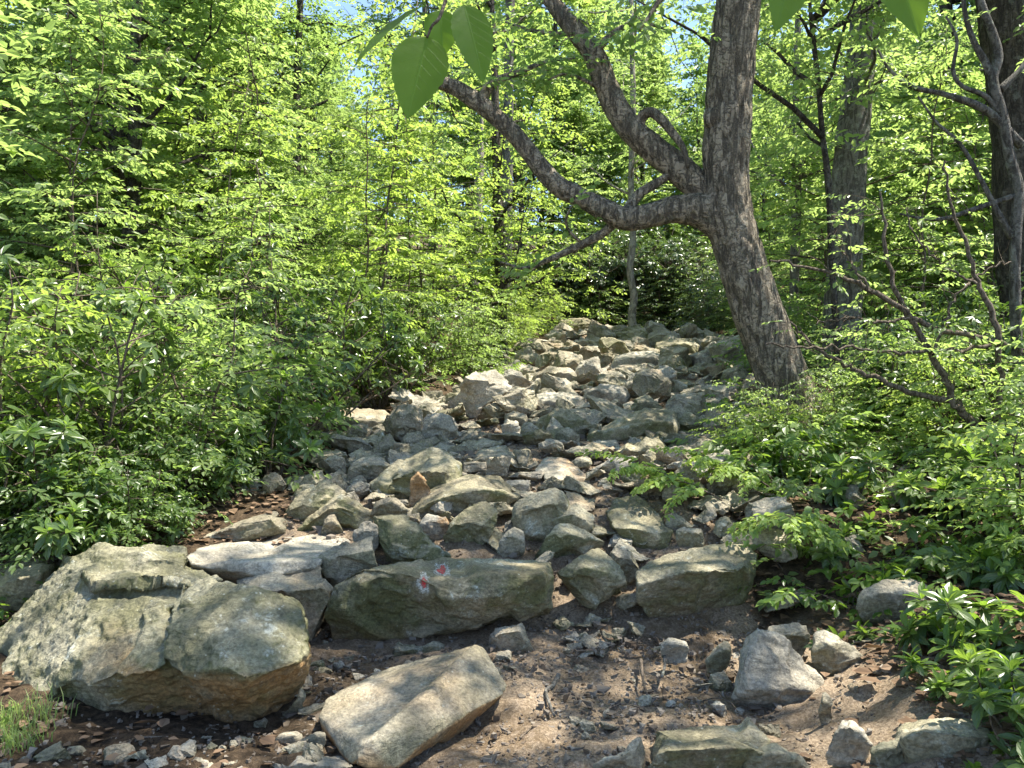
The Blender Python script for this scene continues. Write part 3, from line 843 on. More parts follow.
# red and white painted marks on the long boulder
def paint_marks():
    h = next(x for x in HEROES if x['short'] == 'red-marked long boulder')
    me = h['obj'].data
    base = np.array(h['obj'].location)
    vs = [tuple(p) for p in h['bvh_v']]
    bvh = BVHTree.FromPolygons(vs, [tuple(p.vertices) for p in me.polygons])
    cam = Vector((0, 0, CAMZ))
    for (cx, cy, rx, ry, sd) in ((423.5, 583, 5.6, 8.6, 1), (442, 570, 6.5, 6.2, 2)):
        par = None
        for layer, (k, off, mat, nm) in enumerate(((1.0, .0035, M_WHITE, 'paint_mark'), (.56, .007, M_RED, 'red_daub'))):
            A = Acc(); n = 64
            G = {}
            V = []; Fq = []
            for i in range(n + 1):
                for j in range(n + 1):
                    u, w = i / n * 2 - 1, j / n * 2 - 1
                    px, py = cx + u * rx * 1.3, cy + w * ry * 1.3
                    if layer: px += .5 * (1 if sd == 1 else -.3)
                    d = Vector(P(px, py, 1.0)) - cam
                    hit, nn, _, _ = bvh.ray_cast(cam, d.normalized())
                    if hit is None: continue
                    q = np.array([[px * .22, py * .22, sd * 9.0 + layer * 5]])
                    rr = math.hypot(u, w) / (k * (.78 if layer else .84)) + .50 * float(fbm(q * (1.6 if layer else 1.0), 8, 3)[0]) + .38 * float(vnoise(q * 6.5, 5)[0])
                    G[i, j] = (len(V), rr); V.append(np.array(hit + nn * off * .55))
            for i in range(n):
                for j in range(n):
                    c = [G.get((i, j)), G.get((i, j + 1)), G.get((i + 1, j + 1)), G.get((i + 1, j))]
                    if all(c) and sum(x[1] for x in c) / 4 < 1: Fq.append([x[0] for x in c])
            V = np.array(V)
            used = sorted({a for f in Fq for a in f}); mp = {a: b for b, a in enumerate(used)}
            V = V[used]; Fq = [[mp[a] for a in f] for f in Fq]
            o = link(nm, mesh_np(nm, V - base, Fq), parent=h['obj'] if par is None else par, mat=mat)
            if par is None:
                par = o
                o['label'] = 'white paint smear with a red daub'


paint_marks()

# ------------------------------------------------------------------ filler rocks (shared shapes)
SHAPES = ['blocky', 'flat', 'wedge-shaped', 'rounded']


def base_rocks(vox=.018):
    specs = []; names = []
    r = np.random.default_rng(5)
    for k in range(16):
        sh = SHAPES[k % 4]
        n = 16
        if sh == 'blocky': q = r.uniform(-1, 1, (n, 3)); q = np.sign(q) * np.abs(q) ** .45 * [.5, .42, .36]
        elif sh == 'flat': q = r.uniform(-1, 1, (n, 3)); q = np.sign(q) * np.abs(q) ** .5 * [.55, .45, .17]
        elif sh == 'wedge-shaped':
            q = r.uniform(-1, 1, (n, 3)); q = np.sign(q) * np.abs(q) ** .5 * [.5, .4, .36]; q[:, 2] *= (.5 - q[:, 0]) * .9 + .1
        else: q = r.normal(size=(34, 3)); q /= np.linalg.norm(q, axis=1)[:, None]; q *= [.5, .42, .36]
        bm = bmesh.new(); hull_into(bm, [tuple(x) for x in q])
        specs.append((bm, vox, 1.0, 300 + k * 13, 34, 1.5, 1.6)); names.append(sh)
    out = []
    for (me, v, no), nm in zip(finish_rocks(specs), names):
        b = np.array([0, 0, v[:, 2].min()])
        rock_mesh(me, v, b)
        out.append((nm, me))
    return out


BASE = base_rocks()
LOW = base_rocks(.055)
FILLS = []
PLACED = [(h['c'][0], h['c'][1], max(h['r'][0], h['r'][1])) for h in HEROES]
LABELLED = []     # (object, descriptor, noun) that get their label from the nearest landmark


def filler(x, y, s, mat, rr, sinkf=.30, noun='stone', name='stone', dz=0.0):
    bi = rr.randrange(len(BASE))
    if BASE[bi][0] in ('wedge-shaped', 'blocky') and y > 6 and rr.random() < .5: bi = 1 + 4 * rr.randrange(4)
    nm, me = BASE[bi]
    key = (me.name, mat.name)
    if key not in FILL_MESH:
        m2 = me.copy(); m2.materials.clear(); m2.materials.append(mat); FILL_MESH[key] = m2
    o = link(name, FILL_MESH[key])
    z = gz1(x, y)
    sc = (s * rr.uniform(.9, 1.35), s * rr.uniform(.85, 1.15), s * rr.uniform(.75, 1.15))
    o.scale = sc
    o.rotation_euler = (rr.uniform(-.35, .35), rr.uniform(-.35, .35), rr.uniform(0, 6.28))
    o.location = (x, y, z - sinkf * sc[2] * .5 + dz)
    tag(o, None, noun, 'loose stones among the boulders')
    size = 'tiny' if s < .085 else 'small' if s < .17 else 'hand-sized' if s < .24 else 'mid-sized'
    tone = {'grey_sandstone': 'grey', 'olive_sandstone': 'olive-grey', 'pale_sandstone': 'pale', 'lichened_sandstone': 'olive'}[mat.name]
    FILLS.append((s / max(1, y), o, bi, f'{size} {tone} {nm} {noun}'))
    return o


FILL_MESH = {}


def scatter_fillers():
    rr = random.Random(11)
    n = 0; tries = 0
    while n < 370 and tries < 18000:
        tries += 1
        t = rr.random()
        y = 5.0 * (23 / 5.0) ** (t ** .95)
        x = rr.uniform(trail_l(y) - .25, trail_r(y) + .25)
        big = ([.75, .6, .5] if tries < 1500 else [.42, .34, .28] if tries < 5000 else [.26, .2, .16, .13]) if y > 8.5 else [.42, .36, .30] if tries < 4500 else [.24, .2, .15]
        s = rr.choice(big) * (.85 if y < 7.5 else 1.05 if y < 12 else 1.3)
        ok = True
        for (a, b, c) in PLACED:
            if math.hypot(a - x, (b - y)) < (c * (.80 if y < 9 else .8) + s * .34): ok = False; break
        if not ok: continue
        filler(x, y, s, rr.choice([G_, G_, G_, L_, O]), rr, .10, 'stone' if s < .3 else 'rock', 'stone' if s < .3 else 'rock', dz=.03)
        PLACED.append((x, y, s * .5)); n += 1
    n = tries = 0
    while n < 95 and tries < 6000:
        tries += 1
        y = rr.uniform(5.15, 9.2); x = rr.uniform(trail_l(y) - .1, trail_r(y))
        s = rr.choice([.30, .26, .22]) if tries < 3000 else rr.choice([.2, .16])
        if any(math.hypot(a_ - x, b_ - y) < c_ * .70 + s * .26 for a_, b_, c_ in PLACED): continue
        filler(x, y, s, rr.choice([G_, G_, L_, O]), rr, .12, 'rock' if s > .21 else 'stone', 'rock' if s > .21 else 'stone', dz=.02)
        PLACED.append((x, y, s * .5)); n += 1
    # stones on the dirt and among the stones at the front
    n = 0; tries = 0
    while n < 58 and tries < 4000:
        tries += 1
        y = rr.uniform(3.15, 4.75); x = rr.uniform(-1.35, 2.2)
        s = rr.choice([.05, .06, .08, .10, .13])
        px = 512 + x / y * F
        if 520 < px < 660 and s > .1: continue
        if any(math.hypot(a - x, b - y) < c * .8 + s * .5 for a, b, c in PLACED): continue
        filler(x, y, s, rr.choice([G_, L_, G_]), rr, .35)
        PLACED.append((x, y, s * .5)); n += 1
    for k in range(26):
        px = rr.uniform(-20, 330); y = rr.uniform(3.1, 3.75)
        x = (px - 512) / F * y
        if px > 60 and y > 3.45: y = rr.uniform(3.1, 3.4); x = (px - 512) / F * y
        filler(x, y, rr.choice([.05, .06, .09, .12, .15]), rr.choice([G_, O, G_]), rr, .4)
    # the dark bank below the ledge and the banks beside the trail
    for k in range(26):
        px = rr.uniform(560, 640) if k < 14 else rr.uniform(240, 330)
        y = rr.uniform(4.6, 4.95) if k < 14 else rr.uniform(3.7, 4.5)
        filler((px - 512) / F * y, y, rr.uniform(.07, .16), rr.choice([G_, O, L_]), rr, .3)
    for k in range(46):
        y = rr.uniform(5.2, 15); side = rr.random()
        x = trail_r(y) + rr.uniform(.1, 2.8) if side < .75 else trail_l(y) - rr.uniform(.1, 2.0)
        filler(x, y, rr.choice([.2, .28, .36, .5]), rr.choice([G_, G_, L_]), rr, .4, 'rock', 'rock')


scatter_fillers()


def settle_fillers():
    """the largest in view stay things of their own; the smallest crumbs become one mass of rubble"""
    seen = []
    for t in FILLS:
        x, y, z = t[1].location
        px, py = to_px((x, y, z))
        if -25 < px < 1050 and py < 800: seen.append(t)
        else: bpy.data.objects.remove(t[1])
    heroes = {'rock': sum(h['kind'] == 'rock' for h in HEROES), 'stone': sum(h['kind'] == 'stone' for h in HEROES)}
    A = {}
    bpy.context.view_layer.update()
    kinds = {id(t): t[1]['category'] for t in seen}
    for kind in ('rock', 'stone'):
        lst = sorted([t for t in seen if kinds[id(t)] == kind], key=lambda t: -t[0])
        keep = 285 - heroes[kind] if kind == 'rock' else 215 - heroes[kind]
        for t in lst[:keep]: LABELLED.append((t[1], t[3]))
        for t in lst[keep:]:
            o = t[1]; me = LOW[t[2]][1]
            v = np.empty(len(me.vertices) * 3, np.float32); me.vertices.foreach_get('co', v)
            m = np.array(o.matrix_world)
            v = v.reshape(-1, 3) @ m[:3, :3].T + m[:3, 3]
            f = [tuple(p.vertices) for p in me.polygons]
            f = np.array([q for q in f if len(q) == 4])
            A.setdefault(0, Acc()).add(v, f)
            bpy.data.objects.remove(o)
    if A:
        o = link('rubble', A[0].mesh('rubble'), mat=M_ROCK)
        tag(o, 'small broken rubble filling the gaps between the trail rocks', 'rubble', kind='stuff')


settle_fillers()


# gravel: far too many bits to count
def gravel():
    A = Acc()
    r = np.random.default_rng(3)
    n = 22000
    y = 2.9 + 8 * r.random(n) ** 1.5; x = r.uniform(-2.2, 3.2, n)
    k = ((y < 4.9) & (x < 2.4) & (r.random(n) < .45)) | ((x > trail_l(y)) & (x < trail_r(y)))
    x, y = x[k], y[k]; n = len(x)
    z = gz(x, y)
    s = r.uniform(.004, .013, n) * np.where(r.random(n) < .12, 2.3, 1) * np.clip(y / 4.6, 1, 1.9)
    cube = np.array([[-1, -1, -1], [1, -1, -1], [1, 1, -1], [-1, 1, -1], [-1, -1, 1], [1, -1, 1], [1, 1, 1], [-1, 1, 1]], float) * .5
    fc = np.array([[0, 3, 2, 1], [4, 5, 6, 7], [0, 1, 5, 4], [1, 2, 6, 5], [2, 3, 7, 6], [3, 0, 4, 7]])
    V = cube[None] * r.uniform(.15, 1.4, (n, 8, 1)) * r.uniform(.6, 1.4, (n, 1, 3))
    a = r.uniform(0, 6.28, n); c, sn = np.cos(a), np.sin(a)
    Vx = V[:, :, 0] * c[:, None] - V[:, :, 1] * sn[:, None]; Vy = V[:, :, 0] * sn[:, None] + V[:, :, 1] * c[:, None]
    V = np.stack([Vx, Vy, V[:, :, 2] * .75], -1) * s[:, None, None] * 1.5 + np.stack([x, y, z + s * .15 + .004], -1)[:, None]
    Fq = (fc[None] + (np.arange(n) * 8)[:, None, None]).reshape(-1, 4)
    o = link('gravel', mesh_np('gravel', V.reshape(-1, 3), Fq, False), mat=M_GRAVEL)
    tag(o, 'loose gravel and chips scattered over the dirt between the boulders', 'gravel', kind='stuff')


gravel()


# ------------------------------------------------------------------ leaves
LEAF2 = (np.array([[0, 0, 0], [.33, .29, .06], [.74, .19, .02], [1, 0, -.10], [.74, -.19, .02], [.33, -.29, .06]], float),
         np.array([[0, 3, 2, 1], [0, 5, 4, 3]]))
# long leathery leaf, bent down, ten vertices
_lx = [(0, .0, 0), (.28, .115, .02), (.62, .135, -.03), (.88, .065, -.12), (1, 0, -.18)]
LEAFL = (np.array([[0, 0, 0], [.30, 0, .0], [.64, 0, -.05], [.89, 0, -.13], [1.0, 0, -.19],
                   [.30, .115, .035], [.64, .130, -.015], [.89, .06, -.11], [.30, -.115, .035], [.64, -.130, -.015], [.89, -.06, -.11]], float),
         np.array([[0, 1, 5, 5], [1, 2, 6, 5], [2, 3, 7, 6], [3, 4, 7, 7], [0, 8, 8, 1], [1, 8, 9, 2], [2, 9, 10, 3], [3, 10, 10, 4]]))
# no repeated corners: use thin quads at base and tip
LEAFL = (np.array([[0, .012, 0], [0, -.012, 0], [.32, 0, 0], [.66, 0, -.05], [1.0, 0, -.19], [.32, .150, .045], [.66, .175, -.005], [.32, -.150, .045], [.66, -.175, -.005],
                   [.90, .085, -.11], [.90, -.085, -.11]], float),
         np.array([[0, 1, 2, 5], [1, 7, 8, 2], [2, 3, 6, 5], [2, 8, 10, 3], [3, 4, 9, 6], [3, 10, 4, 4]])[:5])
LEAFL = (LEAFL[0], np.array([[0, 2, 6, 5], [2, 3, 9, 6], [1, 7, 8, 2], [2, 8, 10, 3], [3, 10, 4, 9]]))


def frames(d, n):
    """rotation matrices with x along d and z near n"""
    d = d / (np.linalg.norm(d, axis=-1, keepdims=True) + 1e-9)
    y = np.cross(n, d); y /= np.linalg.norm(y, axis=-1, keepdims=True) + 1e-9
    z = np.cross(d, y)
    return np.stack([d, y, z], -1)


def leaves_mesh(name, pos, rot, size, tmpl, acc=None):
    tv, tf = tmpl
    V = pos[:, None, :] + np.einsum('nij,kj->nki', rot, tv) * size[:, None, None]
    Fq = tf[None] + (np.arange(len(pos)) * len(tv))[:, None, None]
    if acc is not None:
        acc.add(V.reshape(-1, 3), Fq.reshape(-1, 4)); return None
    return mesh_np(name, V.reshape(-1, 3), Fq.reshape(-1, 4), False)


def make_spray(r, n=13, L=.55, ls=.105, ang=52, droop=.12):
    """a flat twig of alternate leaves along +x: positions, rotations, sizes"""
    t = (np.arange(n) + .6) / n
    side = np.where(np.arange(n) % 2 == 0, 1, -1)
    a = np.radians(ang - 22 * t + r.normal(0, 20, n)) * side
    a[-1] = 0
    pos = np.stack([t * L, side * .01, -droop * L * t ** 2], -1)
    d = np.stack([np.cos(a), np.sin(a), -.28 + r.normal(0, .30, n)], -1)
    nn = np.stack([r.normal(0, .42, n), r.normal(0, .42, n), np.ones(n)], -1)
    sz = ls * (1.0 - .35 * np.abs(t - .45)) * r.uniform(.75, 1.2, n)
    return pos, frames(d, nn), sz


def sprays_to_leaves(r, sp_pos, sp_rot, sp_sc, templates):
    P_, R_, S_ = [], [], []
    which = r.integers(0, len(templates), len(sp_pos))
    for k, (tp, tr, ts) in enumerate(templates):
        m = which == k
        if not m.any(): continue
        A = sp_rot[m]
        P_.append((sp_pos[m][:, None, :] + np.einsum('nij,kj->nki', A, tp) * sp_sc[m][:, None, None]).reshape(-1, 3))
        R_.append(np.einsum('nij,kjl->nkil', A, tr).reshape(-1, 3, 3))
        S_.append((sp_sc[m][:, None] * ts[None]).reshape(-1))
    return np.concatenate(P_), np.concatenate(R_), np.concatenate(S_)


def branch_path(r, start, d, L, n=6, up=.25, wob=.18):
    pts = [np.array(start, float)]
    d = np.array(d, float); d /= np.linalg.norm(d)
    for i in range(n):
        d = d + r.normal(0, wob, 3) + np.array([0, 0, up / n]); d /= np.linalg.norm(d)
        pts.append(pts[-1] + d * L / n)
    return np.array(pts)


def dress(r, br, sp, step=.30, horiz=.75, start=.35, sc=(.8, 1.15), puff=0.0):
    """put sprays along a branch path"""
    L = np.linalg.norm(np.diff(br, axis=0), axis=1).sum()
    k = max(2, int(L * (1 - start) / step))
    for i in range(k + 1):
        t = start + (1 - start) * i / k
        f = t * (len(br) - 1); a = min(int(f), len(br) - 2); q = br[a] + (br[a + 1] - br[a]) * (f - a)
        d = br[a + 1] - br[a]; d = d / (np.linalg.norm(d) + 1e-9)
        s = 1 if i % 2 else -1
        side = np.cross([0, 0, 1], d); side /= np.linalg.norm(side) + 1e-9
        out = d * (.55 if i < k else 1.2) + side * s * (.9 if i < k else 0) + r.normal(0, .22, 3)
        out[2] = out[2] * (1 - horiz) - .10
        nn = np.array([0, 0, 1.0]) + r.normal(0, .30, 3)
        if puff: q = q + r.normal(0, puff, 3)
        sp[0].append(q); sp[1].append(out); sp[2].append(nn); sp[3].append(r.uniform(*sc))


def crown_mesh(name, r, sp, n_leaf=13, ls=.105, L=.55, tmpl=LEAF2, drop=.0):
    t = [make_spray(r, n_leaf, L, ls) for _ in range(5)]
    pos = np.array(sp[0]); rot = frames(np.array(sp[1]), np.array(sp[2])); sc = np.array(sp[3])
    p, R_, s = sprays_to_leaves(r, pos, rot, sc, t)
    if drop: k = r.random(len(p)) > drop; p, R_, s = p[k], R_[k], s[k]
    return leaves_mesh(name, p, R_, s, tmpl)


def gen_tree(seed, H=14, r0=.16, base=.25, rad=3.2, nb=34, sub=4, ls=.11, lean=(0, 0), step=.13, up=.35, nleaf=13, wob=.25, shape=1.0, low=.5):
    """(trunk mesh, crown mesh) in local coordinates, root at the origin"""
    r = np.random.default_rng(seed)
    n = 14
    t = np.linspace(0, 1, n)
    w = np.cumsum(r.normal(0, wob * H / 60, (n, 2)), axis=0)
    tr = np.stack([lean[0] * t * H + w[:, 0] - w[0, 0], lean[1] * t * H + w[:, 1] - w[0, 1], t * H - .3 * (t == 0)], -1)
    rad_t = r0 * np.clip(1 - t, .06, 1) ** .75
    rad_t[0] *= 1.35
    A = Acc(); A.tube(smooth_path(tr, 40), np.interp(np.linspace(0, 1, 40), t, rad_t), 10, .10, seed)
    sp = ([], [], [], [])
    ga = r.uniform(0, 6.28)
    for i in range(nb):
        f = base + (1 - base) * (i + r.uniform(0, .8)) / nb
        q = np.array([np.interp(f, t, tr[:, k]) for k in range(3)])
        ga += 2.4 + r.normal(0, .3)
        g = (f - base) / (1 - base)
        prof_ = (low + (1 - low) * math.sin(math.pi * min(1, g * 1.15 + .12)) ** .8) * (1 - .45 * g ** 2) if shape else 1 - .7 * g
        L = rad * prof_ * r.uniform(.7, 1.15)
        el = R(2 + 55 * g + r.normal(0, 10))
        d = [math.cos(ga) * math.cos(el), math.sin(ga) * math.cos(el), math.sin(el)]
        b = branch_path(r, q, d, L, 7, up, .16)
        br = min(.42 * np.interp(f, t, rad_t), .012 + .020 * L) + .004
        A.tube(b, br * np.linspace(1, .18, len(b)), 6)
        dress(r, b, sp, step, .6, .25, puff=.10)
        for j in range(sub):
            ft = r.uniform(.25, .92) * (len(b) - 1); a = int(ft); q2 = b[a] + (b[a + 1] - b[a]) * (ft - a)
            dd = (b[a + 1] - b[a]); dd = dd / np.linalg.norm(dd) + r.normal(0, .65, 3) * [1, 1, .6]
            b2 = branch_path(r, q2, dd, L * r.uniform(.28, .5), 4, .1, .2)
            A.tube(b2, br * .42 * np.linspace(1, .2, len(b2)), 4)
            dress(r, b2, sp, step, .6, .08, puff=.09)
    return A.mesh('trunk'), crown_mesh('crown', r, sp, nleaf, ls)


def gen_sapling(seed, H=4, nb=15, rad=1.3, ls=.085, base=.22, r0=.025, droop=.0, nstem=1):
    r = np.random.default_rng(seed)
    A = Acc(); sp = ([], [], [], [])
    for s in range(nstem):
        a0 = r.uniform(0, 6.28)
        lean = np.array([math.cos(a0), math.sin(a0)]) * (.12 if nstem == 1 else .32)
        t = np.linspace(0, 1, 8)
        w = np.cumsum(r.normal(0, H * .018, (8, 2)), axis=0)
        h = H * r.uniform(.75, 1.05)
        tr = np.stack([lean[0] * t * h + w[:, 0] - w[0, 0], lean[1] * t * h + w[:, 1] - w[0, 1], t * h - .15 * (t == 0)], -1)
        A.tube(smooth_path(tr, 16), np.linspace(r0, r0 * .25, 16), 6)
        ga = r.uniform(0, 6.28)
        for i in range(nb):
            f = base + (1 - base) * (i + .5) / nb
            q = np.array([np.interp(f, t, tr[:, k]) for k in range(3)])
            ga += 2.4 + r.normal(0, .25)
            L = rad * (1.05 - .72 * ((f - base) / (1 - base)) ** 1.3) * r.uniform(.7, 1.15)
            d = [math.cos(ga), math.sin(ga), .22 + r.normal(0, .10)]
            b = branch_path(r, q, d, L, 6, -.25 - droop, .10)
            A.tube(b, (.004 + .006 * L) * np.linspace(1, .25, len(b)), 4)
            dress(r, b, sp, .125, .88, .12, (.6, .95), puff=.05)
    return A.mesh('stem'), crown_mesh('crown', r, sp, 11, ls * 1.38, .48)


def rosette(r, acc, q, axis, n=9, L=.11, el=(5, 40), tmpl=LEAFL):
    ax = np.array(axis, float); ax /= np.linalg.norm(ax)
    ref = np.array([1.0, 0, 0]) if abs(ax[0]) < .8 else np.array([0, 1.0, 0])
    u = np.cross(ax, ref); u /= np.linalg.norm(u); w = np.cross(ax, u)
    a = np.arange(n) * 2.399 + r.uniform(0, 6.28)
    e = np.radians(r.uniform(el[0], el[1], n))
    d = (np.cos(a) * np.cos(e))[:, None] * u + (np.sin(a) * np.cos(e))[:, None] * w + np.sin(e)[:, None] * ax
    pos = np.array(q) + ax * (r.uniform(-.03, .0, n))[:, None]
    nn = np.broadcast_to(ax, (n, 3)) + r.normal(0, .18, (n, 3))
    leaves_mesh('x', pos, frames(d, nn), L * r.uniform(.7, 1.2, n), tmpl, acc)


def gen_rhodo(seed, H=1.3, stems=7, tips=5, L=.12, spread=.8, fresh=.5):
    """(stem, foliage, fresh foliage): woody shrub with whorls of long leaves"""
    r = np.random.default_rng(seed)
    A, B, C = Acc(), Acc(), Acc()
    for s in range(stems):
        az = 6.283 * s / stems + r.uniform(-.4, .4)
        tilt = r.uniform(.15, 1.0) * spread
        h = H * r.uniform(.6, 1.05)
        b = branch_path(r, [0, 0, -.06], [math.cos(az) * tilt, math.sin(az) * tilt, 1.0], h, 6, .3, .16)
        A.tube(b, (.006 + .006 * H) * np.linspace(1, .4, len(b)), 5)
        ends = [(b[-1], b[-1] - b[-2])]
        for j in range(tips):
            ft = r.uniform(.3, .95) * (len(b) - 1); a = int(ft); q = b[a] + (b[a + 1] - b[a]) * (ft - a)
            dd = np.array([r.normal(0, .8), r.normal(0, .8), .55])
            b2 = branch_path(r, q, dd, h * r.uniform(.18, .42), 4, .35, .16)
            A.tube(b2, (.003 + .003 * H) * np.linspace(1, .45, len(b2)), 4)
            ends.append((b2[-1], b2[-1] - b2[-2]))
        for q, d in ends:
            d = d / np.linalg.norm(d) + np.array([0, 0, .5])
            rosette(r, B, q, d, r.integers(7, 11), L, (-28, 22))
            if r.random() < fresh:
                rosette(r, C, q + .012 * d, d, r.integers(5, 8), L * .78, (18, 58))
            if r.random() < .5: rosette(r, B, q - .09 * d / np.linalg.norm(d), d, 5, L * .9, (-45, 5))
    if not C.v: rosette(r, C, ends[0][0], [0, 0, 1], 5, L * .7, (20, 60))
    return A.mesh('stem'), B.mesh('foliage', False), C.mesh('new_growth', False)


def gen_herb(seed, H=.35, n=9, ls=.085, spread=.8):
    """low leafy plant: arching stems with alternate broad leaves"""
    r = np.random.default_rng(seed)
    A = Acc(); sp = ([], [], [], [])
    for s in range(n):
        az = r.uniform(0, 6.28)
        b = branch_path(r, [r.normal(0, .04), r.normal(0, .04), -.03], [math.cos(az) * spread, math.sin(az) * spread, .9], H * r.uniform(.6, 1.2), 5, -.7, .12)
        A.tube(b, .0035 * np.linspace(1, .4, len(b)), 4)
        dress(r, b, sp, .09, .85, .25, (.45, .75))
    return A.mesh('stem'), crown_mesh('foliage', r, sp, 7, ls * 1.5, .24)


def gen_frond_plant(seed, n=13, L=.5):
    """sprays of small paired leaflets on a leaning stem"""
    r = np.random.default_rng(seed)
    A, B = Acc(), Acc()
    main = branch_path(r, [0, 0, -.05], [-.75, -.25, .75], L * 1.5, 8, -.5, .08)
    A.tube(main, .008 * np.linspace(1, .4, len(main)), 6)
    for i in range(n):
        f = .3 + .7 * i / (n - 1)
        a = min(int(f * 8), 7); q = main[a] + (main[a + 1] - main[a]) * (f * 8 - a)
        d = (main[a + 1] - main[a]); d = d / np.linalg.norm(d)
        side = np.cross([0, 0, 1], d); side /= np.linalg.norm(side)
        s = 1 if i % 2 else -1
        fr = branch_path(r, q, d * .7 + side * s * .9 * (i < n - 1) + r.normal(0, .12, 3), L * r.uniform(.6, 1.0), 8, -.65, .05)
        A.tube(fr, .003 * np.linspace(1, .4, len(fr)), 4)
        m = 15
        tt = np.linspace(.08, 1, m)
        ix = np.minimum((tt * 8).astype(int), 7)
        q2 = fr[ix] + (fr[ix + 1] - fr[ix]) * (tt * 8 - ix)[:, None]
        dd = fr[ix + 1] - fr[ix]; dd /= np.linalg.norm(dd, axis=1)[:, None]
        sd = np.cross([0, 0, 1], dd); sd /= np.linalg.norm(sd, axis=1)[:, None]
        for s2 in (1, -1):
            for rep in range(2):
                d3 = sd * s2 * r.uniform(.5, 1.0, (m, 1)) + dd * r.uniform(.3, .9, (m, 1)) + np.array([0, 0, -.35]) + r.normal(0, .22, (m, 3))
                leaves_mesh('x', q2 + r.normal(0, .012, (m, 3)), frames(d3, np.array([0, 0, 1.0]) + r.normal(0, .35, (m, 3))), .078 * (1 - .5 * tt) * r.uniform(.7, 1.25, m), LEAF2, B)
    return A.mesh('stem'), B.mesh('frond', False)


# ------------------------------------------------------------------ assembling things
def plant(name, loc, parts, label=None, cat=None, group=None, rz=0.0, sc=1.0):
    """parts: [(part name, mesh, material)]"""
    root = empty(name, loc, rz)
    root.scale = (sc, sc, sc) if not hasattr(sc, '__len__') else sc
    for nm, me, mat in parts:
        o = bpy.data.objects.new(nm, me); COL.objects.link(o); o.parent = root
        if not me.materials: me.materials.append(mat)
        if me.materials[0] != mat:
            o.material_slots[0].link = 'OBJECT'; o.material_slots[0].material = mat
    tag(root, label, cat, group)
    return root


def px_x(px, Y): return (px - 512) / F * Y
# ------------------------------------------------------------------ the leaning oak
OAKY = 8.0


